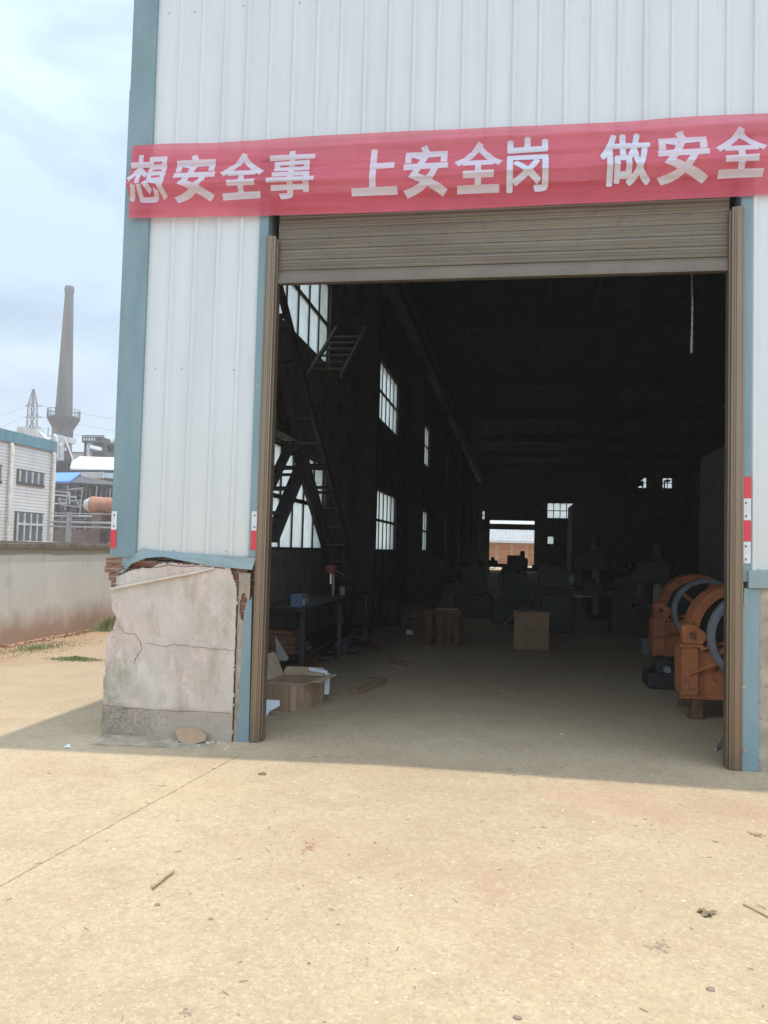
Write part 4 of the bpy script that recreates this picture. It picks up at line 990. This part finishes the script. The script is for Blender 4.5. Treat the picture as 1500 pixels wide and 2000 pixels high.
# tall cabinet and enclosure
def cabinet(x0, x1, y0, y1, h, label, name='tall_cabinet', cat='cabinet', plinth=.1):
    r = thing(name, label, cat, ((x0+x1)/2, (y0+y1)/2, 0))
    MB().box(x0, x1, y0, y1, plinth, h).build('cabinet_body', DIMGREY, r, bevel=.01)
    MB().box(x0+.05, x1-.05, y0+.05, y1-.05, 0, plinth-.001).build('plinth', STEEL, r)
    w = (x1-x0)/2
    for i in (0, 1):
        d = MB().box(x0+.03+w*i, x0+w*(i+1)-.02, y0-.02, y0-.002, plinth+.05, h-.08).build('door', DIMGREY, r, bevel=.004)
        MB().box(x0+w+(-.1 if i == 0 else .06), x0+w+(-.06 if i == 0 else .1), y0-.05, y0-.021, h*.45, h*.55).build('handle', SHINY, d)
cabinet(4.0, 5.4, 15.8, 17.9, 3.75, 'tall pale grey cabinet inside on the right above the orange crushers')
p0, p1 = pY(1118, 985, 38), pY(1205, 985, 38)
cabinet(p0.x, p1.x, 38, 41, p0.z, 'wide tall pale grey machine enclosure deep in the hall right of the far window', 'machine_enclosure', 'machine enclosure')
# bright tray
P = pG(1122, 1180, .35); Q = pG(1160, 1187, .35)
r = thing('steel_trolley', 'low trolley with a bright steel tray catching light in mid hall', 'trolley', ((P.x+Q.x)/2, P.y+.2, 0))
MB().box(P.x, Q.x, P.y-.05, P.y+.45, .55, .575).build('tray', SHINY, r); MB().box(P.x-.02, Q.x+.02, P.y-.07, P.y-.051, .54, .62).build('rim', SHINY, r)
for x in (P.x+.02, Q.x-.02):
    for y in (0, .4): MB().tube([(x, P.y+y, .05), (x, P.y+y, .549)], .012, 6).build('leg', STEEL, r); MB().lathe([(0, -.012), (.035, -.012), (.035, .012), (0, .012)], (x, P.y+y, .036), 'x', 12).build('wheel', BLACKM, r)
# clutter heap by the bench (orange parts)
rnd = random.Random(5)
for i, (x, y, m, lab) in enumerate(((742, 1200, REDP, 'small red painted casting on the floor beyond the staircase foot'), (765, 1192, ORANGE, 'small orange casting beside the red one beyond the staircase foot'), (600, 1290, RUST, 'rusty casting under the workbench behind the open carton'), (672, 1278, STEEL, 'dark steel casting near the workbench leg'))):
    c = pG(x, y); r = thing('casting', lab, 'metal part', c)
    MB().lathe([(.0, 0), (.16, 0), (.17, .05), (.09, .08), (.08, .2), (.13, .22), (.13, .26), (.06, .26), (.05, .1), (0, .1)], c, 'z', 18).build('hub', m, r, smooth=True)
    MB().box(c.x-.22, c.x+.22, c.y-.04, c.y+.04, c.z+.01, c.z+.05).build('web', m, r)
for x, y, c_, lab in ((713, 1225, WOOD, 'leftmost of two boards leaning by the staircase foot'), (726, 1222, RUST, 'rusty flat bar leaning right of the board by the staircase foot')):
    p = pG(x, y); thing_mesh(MB().bar(p+Vector((0, 0, .01)), p+Vector((-.12, .35, .95)), .12, .025), 'leaning_board', c_, lab, 'board')
c = pG(800, 1243); thing_mesh(MB().box(c.x-.07, c.x+.06, c.y, c.y+.1, .003, .09), 'small_carton', PAPER, 'small white packet on the floor left of the low table', 'packet', bevel=.01)

# ------------------------------------------------------------------ beyond the far doorway
def beyond():
    Y = 96.
    r = thing('orange_shed', 'low shed with orange panelled doors and grey corrugated roof seen through the far doorway', 'shed', (0, Y, 0))
    G = simple('orange_door_panels', (.50, .27, .15), .8, 0, .2, 1.5); RF = simple('grey_corrugated_roof', (.34, .34, .33), .7, 0, .2, 2)
    MB().box(-9, 9, Y, Y+6, -.1, 2.72).build('wall', simple('tan_shed_wall', (.46, .33, .22), .9, 0, .2, 1), r)
    x = -8.6
    while x < 8.6:
        d = MB().box(x, x+1.5, Y-.06, Y-.003, .1, 2.45).build('door', G, r)
        b = MB()
        for a in (.08, .55, 1.02):
            for z in (.25, .98, 1.71): b.box(x+a, x+a+.38, Y-.10, Y-.061, z, z+.6)
        b.build('panel', simple('deep_orange_panel', (.42, .17, .08), .8, 0, .2, 2) if x == -8.6 else bpy.data.materials['deep_orange_panel'], d); x += 1.75
    MB().box(-9.3, 9.3, Y-.7, Y-.5, 2.75, 3.0).build('fascia', WHITE, r)
    b = MB(); n = 46
    for i in range(n):
        x0 = -9.4+i*.41
        b.add([(x0, Y-.6, 3.01), (x0+.2, Y-.6, 3.06), (x0+.41, Y-.6, 3.01), (x0, Y+5, 5.1), (x0+.2, Y+5, 5.15), (x0+.41, Y+5, 5.1)], [(0,1,4,3), (1,2,5,4)])
    b.build('roof', RF, r)
beyond()

# ------------------------------------------------------------------ boundary wall
WX = -8.15
bw = thing('boundary_wall', 'long whitewashed yard wall with red mud splashes along its foot', 'wall', (WX, 14, gz(WX)))
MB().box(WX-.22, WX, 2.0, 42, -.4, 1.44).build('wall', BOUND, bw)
b = MB(); b.box(WX-.30, WX+.025, 2.0, 42, 1.441, 1.53); b.build('coping', CONCD, bw, bevel=.01)
b = MB()
for i in range(60):
    y = 4+i*.55; b.box(WX-.29+random.uniform(0, .03), WX+.018, y, y+.53, 1.531, 1.56+random.uniform(0, .012))
b.build('coping_tiles', CONC, bw, jitter=.01)
# rubble line at foot of wall
b = MB(); rnd = random.Random(2)
for i in range(130):
    y = rnd.uniform(11.5, 17); x = WX+.22+rnd.gauss(0, .05)+.02*math.sin(y*3); s = rnd.uniform(.01, .035); b.box(x-s, x+s, y-s*1.6, y+s*1.6, gz(x)-.01, gz(x)+s*.8)
tag(b.build('brick_rubble', simple('pink_rubble', (.46, .24, .17), .95, 0, .3, 6), jitter=.03), kind='stuff')
def grass(region, n, h, name, seed, fade=1.):
    rnd = random.Random(seed); b = MB(); cx, cy, rx, ry = region
    for _ in range(n):
        a = rnd.uniform(0, 6.28); q = min(1.5, abs(rnd.gauss(0, .55))); x = cx+rx*q*math.cos(a); y = cy+ry*q*math.sin(a)
        hh = h*rnd.uniform(.4, 1)*max(.3, 1-.6*q); w = rnd.uniform(.004, .009); t = rnd.uniform(0, 6.28); l = rnd.uniform(.1, .6)*hh; z = gz(x)
        d = Vector((math.cos(t), math.sin(t), 0)); s = Vector((-d.y, d.x, 0))*w; p = Vector((x, y, z))
        b.add([p-s, p+s, p+d*l*.4+s*.7+Vector((0, 0, hh*.6)), p+d*l*.4-s*.7+Vector((0, 0, hh*.6)), p+d*l+Vector((0, 0, hh))], [(0,1,2,3), (3,2,4)])
    tag(b.build(name, GRASS), kind='stuff')
g = pG(148, 1289); grass((g.x, g.y, .42, .16), 1300, .07, 'grass', 1)
g = pG(207, 1232); grass((g.x, g.y+.1, .30, .35), 900, .34, 'grass', 2)
grass((WX+.7, 11.6, .75, 1.5), 1500, .045, 'grass', 3)
grass((WX+.22, 15, .2, 4.5), 700, .10, 'grass', 4)

# ------------------------------------------------------------------ tiled office
def office():
    X = -20.; yf = pX(103, 900, X).y; zt = pX(103, 882.4, X).z
    r = thing('office_building', 'two storey office faced in white strip tiles with a teal parapet and downpipes', 'office building', (X-4, yf-9, 0))
    MB().box(X-9, X, yf-20, yf, -.4, zt).build('wall', TILE, r)
    zp = pX(94.5, 865.4, X).z
    MB().box(X-9.1, X+.12, yf-20.1, yf+.12, zt+.002, zp+.12).build('parapet', m_teal('office_teal', (.13, .25, .29), (.17, .31, .35)), r)
    q0 = pX(0, 832, X)
    MB().prism([(yf-20, zp+.12), (yf-10.6, zp+.12), (yf-11.2, zp+.75), (yf-20, zp+.95)], X-6, X-2.5, 'yz').build('roof_hut', simple('slate_roof', (.16, .22, .26)), r)
    GL = simple('dusty_office_glass', (.16, .18, .19), .3, 0, .2, 3); FR = simple('white_window_frame', (.62, .62, .62), .5); DK = simple('window_reveal', (.17, .15, .14), .8)
    def win(a, c, n, mid=None):
        A, B = pX(*a, X), pX(*c, X); y0, y1, z1, z0 = A.y, B.y, A.z, B.z
        w = MB().box(X+.002, X+.05, y0, y1, z0, z1).build('window', DK, r)
        MB().box(X+.051, X+.06, y0+.1, y1-.1, z0+.12, z1-.06).build('pane', GL, w)
        f = MB()
        for i in range(n+1): yy = y0+.1+(y1-y0-.2)*i/n; f.box(X+.061, X+.11, yy-.035, yy+.035, z0+.12, z1-.06)
        if mid: zz = z0+(z1-z0)*mid; f.box(X+.062, X+.105, y0+.1, y1-.1, zz-.05, zz+.05)
        f.build('frame', FR, w)
    win((33, 915), (85, 953), 4); win((29, 998), (81, 1075), 4, .68); win((-45, 900), (2, 945), 4); win((-50, 995), (-5, 1075), 4, .68)
    for a in (17.5, 101): 
        p = pX(a, 900, X); MB().tube([(X+.12, p.y, -.2), (X+.12, p.y, zt-.15), (X+.02, p.y, zt)], .085, 10).build('downpipe', simple('cream_downpipe', (.66, .62, .54)) if a < 20 else bpy.data.materials['cream_downpipe'], r, smooth=True)
office()

# ------------------------------------------------------------------ pipe railing beyond the wall
def railing():
    Y = 30.; p = lambda x, y: pY(x, y, Y)
    r = thing('pipe_railing', 'grey two rail pipe fence with one tall post above the yard wall', 'fence', (p(132, 1062).x, Y, 0))
    MB().box(p(90, 1060).x, p(260, 1060).x, Y, Y+.25, -.3, p(150, 1062).z).build('kerb', CONC, r)
    x0, x1 = p(92, 1060).x, p(262, 1060).x
    for y_, rr in ((1020, .045), (1029, .04), (1003, .02)):
        z = p(150, y_).z; MB().tube([(x0, Y+.1, z), (x1, Y+.1, z)], rr, 8).build('rail', GREYM if rr < .03 else simple('galvanised', (.42, .43, .44), .5, .3) if y_ == 1020 else bpy.data.materials['galvanised'], r)
    MB().box(p(132.5, 1030).x-.05, p(132.5, 1030).x+.05, Y-.05, Y+.2, p(150, 1062).z+.002, p(132, 1000).z).build('post', GREYM, r)
railing()

# ------------------------------------------------------------------ the plant in the distance
DKP = simple('sooty_plant_steel', (.085, .08, .085), .85, .1, .4, .8, (.14, .09, .07))
DKB = simple('brown_plant_steel', (.16, .115, .10), .9, 0, .4, .8)
LGT = simple('pale_steel', (.50, .50, .49), .6, .1, .15, 1)
def Rr(x, y, Y): return pY(x, y, Y)
def plant_shed():
    Y = 62.; r = thing('plant_shed', 'dark open sided plant shed with scaffolding and a bright blue sheet roof', 'shed', (Rr(165, 1000, Y).x, Y+6, 0))
    a, c = Rr(96, 943, Y), Rr(236, 950, Y)
    MB().box(a.x-2, c.x+6, Y+8, Y+8.4, -.4, Rr(160, 940, Y+8).z).build('back_wall', DKP, r)
    for x in range(96, 250, 19):
        p = Rr(x, 945, Y); MB().box(p.x-.12, p.x+.12, Y, Y+.24, -.4, Rr(x, 946, Y).z).build('column', DKP, r)
    b = MB(); P = [Rr(96, 943, Y), Rr(136, 943, Y), Rr(159, 925.5, Y+7), Rr(96, 926.5, Y+7)]
    b.add(P+[q+Vector((0, 0, .15)) for q in P], [(0,1,2,3), (7,6,5,4), (0,4,5,1), (1,5,6,2), (2,6,7,3), (3,7,4,0)])
    b.build('blue_roof', simple('blue_sheet', (.10, .25, .62), .5, 0, .1, 1), r)
    b = MB(); P = [Rr(136, 946, Y), Rr(240, 953, Y), Rr(240, 949, Y+7), Rr(158, 933, Y+7)]
    b.add(P+[q+Vector((0, 0, .2)) for q in P], [(0,1,2,3), (7,6,5,4), (0,4,5,1), (1,5,6,2), (2,6,7,3), (3,7,4,0)]); b.build('dark_roof', DKP, r)
    rnd = random.Random(4)
    for y_ in (955, 965, 975, 985):
        b = MB(); z0, z1 = Rr(100, y_, Y).z, Rr(165, y_+3, Y).z; b.bar((Rr(100, y_, Y).x, Y-.1, z0), (Rr(166+rnd.uniform(-10, 60), y_, Y).x, Y-.1, z1), .12); b.build('scaffold_pipe', DKB if y_ % 20 else GREYM, r)
    for i in range(14):
        x = 103+i*9.5; z = Rr(x, 948+rnd.uniform(0, 12), Y).z; MB().bar((Rr(x, 960, Y).x, Y-.2, Rr(x, 992, Y).z-rnd.uniform(0, 1)), (Rr(x, 960, Y).x+rnd.uniform(-.2, .2), Y-.2, z), .09).build('scaffold_pipe', GREYM if i % 3 == 0 else DKB, r)
    MB().box(a.x-2, c.x+6, Y-9, Y-8.6, -.4, Rr(160, 1034, Y-9).z).build('low_wall', DKB, r)
    MB().box(a.x-2, c.x+6, Y-6, Y-5.6, -.4, Rr(160, 1012, Y-6).z).build('low_wall', DKP, r)
plant_shed()
def pipe_rack():
    Y = 56.; rnd = random.Random(9); c = Rr(150, 1000, Y); r = thing('pipe_rack', 'tangle of brown pipes and walkways in front of the dark plant shed', 'pipe rack', (c.x, Y, 0))
    for y_ in (1008, 1016, 1024, 1035, 1046, 1055):
        a, b2 = Rr(96, y_, Y), Rr(240, y_+rnd.uniform(0, 4), Y); MB().tube([a, b2], rnd.uniform(.06, .13), 8).build('pipe', DKB if y_ % 3 else GREYM, r)
    for i in range(12):
        x = 99+i*11.5+rnd.uniform(-2, 2); MB().tube([Rr(x, 1060, Y), Rr(x, 1004+rnd.uniform(0, 20), Y)], .07, 6).build('upright', DKP if i % 2 else GREYM, r)
    for (x0, y0, x1, y1) in ((100, 958, 134, 962), (104, 966, 150, 971), (118, 975, 158, 980), (135, 956, 163, 953), (148, 975, 158, 992), (150, 978, 160, 978), (150, 985, 160, 986), (135, 960, 136, 984), (116, 972, 117, 984), (100, 984, 132, 982), (118, 985, 158, 991)):
        MB().bar(Rr(x0, y0, Y), Rr(x1, y1, Y), .10).build('walkway_rail', LGT if rnd.random() < .35 else GREYM, r)
pipe_rack()
def kiln():
    Y = 48.; A, B = Rr(181, 986, Y), Rr(262, 992, Y); R = (Rr(200, 970, Y).z-Rr(200, 1003, Y).z)/2
    r = thing('rotary_kiln', 'large rust orange horizontal kiln drum beside the dark plant shed', 'kiln', ((A.x+B.x)/2, Y, 0))
    MB().tube([A, B], R, 28).build('drum', simple('kiln_rust', (.40, .19, .12), .8, 0, .25, .7, (.24, .13, .10)), r, smooth=True)
    d = (B-A).normalized(); MB().tube([A-d*.5, A-d*.02], [R*.55, R*1.03], 28).build('drum_cap', LGT, r, smooth=True)
    for t in (.25, .8): c = A.lerp(B, t); MB().box(c.x-.3, c.x+.3, Y-.8, Y+.8, -.4, c.z-R*.8).build('pier', DKB, r)
kiln()
def white_roofs():
    Y = 80.; r = thing('white_roof_shed', 'long shed with a bright white sheet roof below the chimney', 'shed', (Rr(190, 920, Y).x, Y+5, 0))
    b = MB(); P = [Rr(137, 917, Y), Rr(245, 921, Y), Rr(245, 897, Y+14), Rr(156, 894.5, Y+14), Rr(140, 905, Y+6)]
    b.add(P+[q+Vector((0, 0, .2)) for q in P], [(0,1,2,3,4), (9,8,7,6,5)]+[(i, i+5, (i+1) % 5+5, (i+1) % 5) for i in range(5)]); b.build('roof', simple('white_roof_sheet', (.72, .76, .76), .6, 0, .05, 1), r)
    MB().box(P[0].x+.2, P[1].x, Y, Y+.3, -.4, P[0].z-.02).build('wall', DKP, r)
    b = MB()
    for i in range(11): x = 160+i*4; b.box(Rr(x, 928, Y-4).x-.09, Rr(x, 928, Y-4).x+.09, Y-4, Y-3.8, Rr(x, 934, Y-4).z, Rr(x, 922, Y-4).z)
    b.build('balusters', LGT, r)
    q0, q1 = Rr(200, 933, Y-3), Rr(245, 924, Y-3); MB().box(q0.x, q1.x, Y-3, Y-1, q0.z, q1.z).build('pale_panel', simple('pale_blue_panel', (.55, .65, .72)), r)
white_roofs()
def gallery():
    Y = 76.; r = thing('steel_gallery', 'dark railed steel gallery below the white ducts', 'gallery', (Rr(116, 920, Y).x, Y, 0))
    a, c = Rr(100, 902, Y), Rr(129, 902, Y)
    MB().box(a.x, c.x, Y, Y+2, Rr(110, 920, Y).z-.2, Rr(110, 920, Y).z).build('deck', DKP, r); MB().box(a.x, c.x, Y, Y+.1, a.z-.08, a.z+.05).build('rail', DKP, r)
    for i in range(9): x = a.x+(c.x-a.x)*i/8; MB().box(x-.05, x+.05, Y, Y+.1, Rr(110, 920, Y).z, a.z-.081).build('baluster', DKP, r)
    for x in (a.x+.3, c.x-.3): MB().box(x-.15, x+.15, Y+.5, Y+.8, -.4, Rr(110, 920, Y).z-.201).build('leg', DKP, r)
gallery()
def ducts():
    Y = 95.; r = thing('dust_ducts', 'cluster of big white slanting ducts at the foot of the chimney', 'ducting', (Rr(118, 910, Y).x, Y, 0))
    q = lambda cx, cy, dy=0: pY(cx*.17333, 820+cy*.17333, Y+dy)
    s = .17333*Y/1540*1.02
    for pts, w in (([(608, 168), (632, 200), (650, 330), (668, 465)], 42), ([(728, 200), (775, 320), (828, 470)], 22), ([(575, 250), (590, 330), (600, 460)], 26)):
        MB().tube([q(*p) for p in pts], w/2*s, 14).build('duct', LGT, r, smooth=True)
    MB().tube([q(693, 255), q(693, 285), q(697, 300), q(697, 470)], [14*s, 30*s, 24*s, 24*s], 14).build('hopper', LGT, r, smooth=True)
    for (x0, y0, x1, y1) in ((540, 150, 600, 235), (650, 180, 720, 240), (555, 285, 610, 320)):
        A, B = q(x0, y1), q(x1, y0); MB().box(A.x, B.x, Y+1, Y+3, A.z, B.z).build('filter_box', LGT, r)
    A, B = q(600, 500), q(830, 468); MB().box(A.x, B.x, Y-1, Y+4, A.z, B.z).build('deck', DKP, r)
    for x in (610, 700, 790): A = q(x, 500); MB().box(A.x-.3, A.x+.3, Y, Y+.6, -.4, A.z-.01).build('leg', DKP, r)
    r2 = thing('roof_plant', 'pale filter box and slanting chutes rising behind the office parapet', 'plant equipment', (q(300, 150, 0).x, Y+10, 0))
    k = lambda cx, cy: pY(cx*.17333, 820+cy*.17333, Y+10)
    A, B = k(187, 148), k(273, 78); MB().box(A.x, B.x, Y+10, Y+13, A.z, B.z).build('filter_box', simple('cream_steel', (.50, .45, .42)), r2)
    for a, c, w in (((300, 130), (350, 210), .9), ((430, 165), (512, 250), 1.1), ((385, 115), (395, 230), 2.0), ((330, 190), (420, 225), 1.2), ((205, 150), (225, 240), .6), ((265, 150), (270, 240), .6), ((540, 290), (570, 340), 1.6)):
        MB().bar(k(*a), k(*c), w, w).build('chute', LGT if w > 1 else GREYM, r2)
    A, B = k(180, 240), k(640, 290); MB().box(A.x, B.x, Y+10, Y+14, -.4, B.z).build('support_block', DKP, r2)
ducts()
def silo():
    Y = 110.; q = lambda cx, cy: pY(cx*.17333, 820+cy*.17333, Y); s = .17333*Y/1540*1.02
    r = thing('silo_tower', 'dark steel silo tower with a railed top and a white elbow duct', 'silo', (q(1065, 430).x, Y+3, 0))
    A, B = q(1010, 440), q(1165, 262); MB().box(A.x, B.x, Y+.6, Y+5, -.4, q(1080, 345).z).build('lower_housing', DKP, r)
    MB().lathe([(.46*(B.x-A.x), 0), (.46*(B.x-A.x), q(1080, 270).z-q(1080, 345).z), (.3*(B.x-A.x), q(1080, 240).z-q(1080, 345).z), (0, q(1080, 238).z-q(1080, 345).z)], ((A.x+B.x)/2+.3, Y+4.5, q(1080, 345).z+.01), 'z', 24).build('silo', DKP, r, smooth=True)
    for cx in (968, 1168): p = q(cx, 235); MB().box(p.x-.25, p.x+.25, Y, Y+.5, -.4, p.z).build('column', DKP, r)
    a, c = q(945, 238), q(1178, 230); MB().box(a.x, c.x, Y-.5, Y+6, a.z-.3, a.z).build('deck', DKP, r)
    for cx in range(945, 1180, 29): p = q(cx, 236); MB().box(p.x-.08, p.x+.08, Y-.4, Y-.25, p.z, q(cx, 180).z).build('baluster', DKP, r)
    for cy in (182, 205): MB().box(a.x, c.x, Y-.42, Y-.3, q(1060, cy).z-.06, q(1060, cy).z+.06).build('rail', DKP, r)
    a, c = q(1045, 236), q(1097, 180); MB().box(a.x, c.x, Y+1, Y+4, a.z, c.z).build('top_box', DKP, r)
    MB().tube([q(994, 440), q(994, 290), q(1000, 268), q(1018, 258), q(1042, 262)], 19*s, 12).build('duct', LGT, r, smooth=True)
silo()
def far_block():
    Y = 125.; q = lambda cx, cy: pY(cx*.17333, 820+cy*.17333, Y)
    r = thing('far_warehouse', 'long beige warehouse wall standing behind the silo tower', 'warehouse', (q(1080, 440).x, Y+4, 0))
    a, c = q(790, 372), q(1420, 372); MB().box(a.x, c.x, Y, Y+10, -.4, q(1000, 372).z).build('wall', simple('beige_render', (.42, .41, .38), .9), r)
    MB().box(a.x-.3, c.x+.3, Y-.3, Y+10.3, q(1000, 372).z+.002, q(1000, 364).z).build('parapet', simple('slate_coping', (.18, .2, .22)), r)
    MB().prism([(q(855, 340).x, q(860, 364).z+.3), (q(905, 300).x, q(905, 295).z), (q(950, 300).x, q(950, 300).z), (q(965, 340).x, q(960, 364).z+.3)], Y+3, Y+9).build('roof_hut', simple('dark_hut', (.12, .11, .12)), r)
    MB().box(q(1285, 380).x, q(1400, 380).x, Y-3, Y+8, q(1300, 435).z, q(1300, 318).z).build('annex', simple('grey_annex', (.34, .36, .38)), r)
    t = thing('distant_tree', 'small dark tree top showing over the grey annex at the corner trim', 'tree', (q(1330, 330).x, Y+12, 0))
    c = pY(230, 872, Y+12); MB().tube([(c.x, Y+12, 0), (c.x, Y+12, c.z)], [.4, .15], 8).build('trunk', WOOD, t)
    rnd = random.Random(3); b = MB()
    for _ in range(1500):
        v = Vector((rnd.gauss(0, 1), rnd.gauss(0, 1), rnd.gauss(0, .6)))*.9; p = Vector((c.x+.4, Y+12, c.z-.2))+v; n = Vector((rnd.gauss(0, 1), rnd.gauss(0, 1), rnd.gauss(0, 1))).normalized()*.16; m = n.orthogonal()
        b.add([p-n, p+m*.6, p+n, p-m*.6], [(0,1,2,3)])
    b.build('crown', TREE, t)
far_block()
def chimney():
    Y = 150.; zc = lambda y: pY(130, y, Y).z; cx = pY(122, 850, Y).x
    top, base = zc(560), -.4; s = Y/1540*1.02
    cx = pY(135, 600, Y).x; cx2 = pY(121.5, 860, Y).x; cx = (cx+cx2)/2
    r = thing('chimney', 'tall tapering grey concrete factory chimney with a railed platform near its base', 'chimney', (cx, Y, 0))
    zp = zc(816)
    k = N('chimney_concrete'); v = k.mp((1, 1, .12)); w = k.n('ShaderNodeTexWave'); w.bands_direction = 'Z'; w.inputs['Scale'].default_value = .35; w.inputs['Distortion'].default_value = .5; k.l(k.pos, w.inputs[0])
    c = k.mix(k.rng(k.noise(.9, 5, .6, v), .35, .65), (.075, .07, .062), (.15, .14, .12)); c = k.mix(k.rng(w.outputs[1], .0, .2, .35, 0), c, (.17, .165, .16))
    zz = k.xyz()[2]; c = k.mix(k.rng(zz, top-7, top-2, 0, .55), c, (.12, .12, .13)); CH = k.fin(c, .9, 0)
    MB().lathe([(17.5*s, zp), (8.6*s, top-1.4)], (cx, Y, 0), 'z', 40).build('shaft', CH, r, smooth=True)
    MB().ring([(8.7*s, top-1.5), (9.7*s, top-1.2), (9.9*s, top-.5), (9.0*s, top), (7.4*s, top), (7.4*s, top-1.5)], (cx, Y, 0), 'z', 40).build('cap', simple('sooty_cap', (.13, .13, .14)), r)
    MB().lathe([(21*s, -.4), (20*s, zp-.05)], (cx-.2, Y, 0), 'z', 40).build('lower_shaft', simple('sooty_base', (.15, .13, .12), .9, 0, .3, .5), r, smooth=True)
    pf = MB().lathe([(20*s, zp-4), (20*s, zp-2.6), (33*s, zp-.2), (33*s, zp), (17*s, zp+.02)], (cx, Y, 0), 'z', 32).build('platform', DKP, r)
    b = MB()
    for k_ in range(20):
        t = k_*math.pi/10; x, y = cx+32*s*math.cos(t), Y+32*s*math.sin(t); b.tube([(x, y, zp), (x, y, zp+1.6)], .07, 5)
    for h in (.8, 1.6): b.tube([(cx+32*s*math.cos(t), Y+32*s*math.sin(t), zp+h) for t in [k_*math.pi/12 for k_ in range(25)]], .05, 5, False)
    b.build('railing', DKP, pf)
    b = MB(); 
    for h in range(0, 24): b.box(cx-20*s-1.2, cx-20*s-.2, Y-.3, Y+.3, 2+h*.8-.04+6, 2+h*.8+.04+6) if h*.8+8 < zp-3 else None
    b.tube([(cx-20*s-1.2, Y-.3, 6), (cx-20*s-1.2, Y-.3, zp-2)], .08, 5); b.tube([(cx-20*s-.2, Y-.3, 6), (cx-20*s-.2, Y-.3, zp-2)], .08, 5); b.build('ladder', DKP, r)
chimney()
def pylon():
    Y = 210.; top = pY(66, 760, Y); w = lambda px: px*Y/1540*1.02
    cx = pY(61, 840, Y).x; cx = top.x*.6+cx*.4
    r = thing('pylon', 'lattice power pylon rising behind the office roof left of the chimney', 'pylon', (cx, Y, 0))
    zs = [(-.4, 12), (pY(60, 845, Y).z, 7.5), (pY(62, 805, Y).z, 6.6), (pY(64, 790, Y).z, 6.2), (pY(65, 772, Y).z, 3), (top.z, .8)]
    b = MB()
    def hw(z):
        for (z0, a), (z1, c) in zip(zs, zs[1:]):
            if z <= z1: return w(a+(c-a)*(z-z0)/(z1-z0))
        return w(.8)
    for (z0, a), (z1, c) in zip(zs, zs[1:]):
        for sx in (-1, 1):
            for sy in (-1, 1): b.bar((cx+sx*w(a), Y+sy*w(a), z0), (cx+sx*w(c), Y+sy*w(c), z1), .22)
    b.build('leg_frame', DKP, r)
    b = MB(); z = 10.; 
    while z < top.z-1:
        h = 2.2*hw(z)/w(7)+.4; a, c = hw(z), hw(z+h)
        for sy in (-1, 1):
            b.bar((cx-a, Y+sy*a, z), (cx+c, Y+sy*c, z+h), .12).bar((cx+a, Y+sy*a, z), (cx-c, Y+sy*c, z+h), .12).bar((cx-a, Y+sy*a, z), (cx+a, Y+sy*a, z), .12)
        z += h
    b.build('bracing', DKP, r)
    arms = []
    for y_ in (793, 815, 836):
        z = pY(63, y_, Y).z; a = MB(); a.bar((cx-2.4, Y, z), (cx+3.2, Y, z), .18).bar((cx, Y, z+1), (cx+3.2, Y, z), .12).bar((cx, Y, z+1), (cx-2.4, Y, z), .12); a.build('cross_arm', DKP, r); arms.append(z)
    for i, z in enumerate(arms):
        for s_, x2, dz in ((1, 95, -6), (-1, -70, -9)):
            pts = []
            for k_ in range(17):
                t = k_/16; x = cx+(3.2 if s_ > 0 else -2.4)+(x2)*t; pts.append((x, Y+20*t, z+dz*t*.8-6*math.sin(math.pi*t)*.6))
            thing_mesh(MB().tube(pts, .035, 4), 'power_line', DKP, '%s power line hanging from the pylon on its %s side' % (('upper', 'middle', 'lower')[i], 'chimney' if s_ > 0 else 'left'), 'power line', 'power lines from the pylon')
pylon()

# ------------------------------------------------------------------ the hazy air
def haze():
    b = MB().box(-1510, 1510, -1510, 3510, -1.3, 54)
    m = bpy.data.materials.new('hazy_air'); m.use_nodes = True; t = m.node_tree; t.nodes.clear()
    o = t.nodes.new('ShaderNodeOutputMaterial'); v = t.nodes.new('ShaderNodeVolumePrincipled')
    v.inputs['Color'].default_value = (.97, .985, 1, 1); v.inputs['Density'].default_value = .0011; v.inputs['Anisotropy'].default_value = .2
    t.links.new(v.outputs[0], o.inputs['Volume'])
    tag(b.build('haze', m), kind='stuff')
haze()
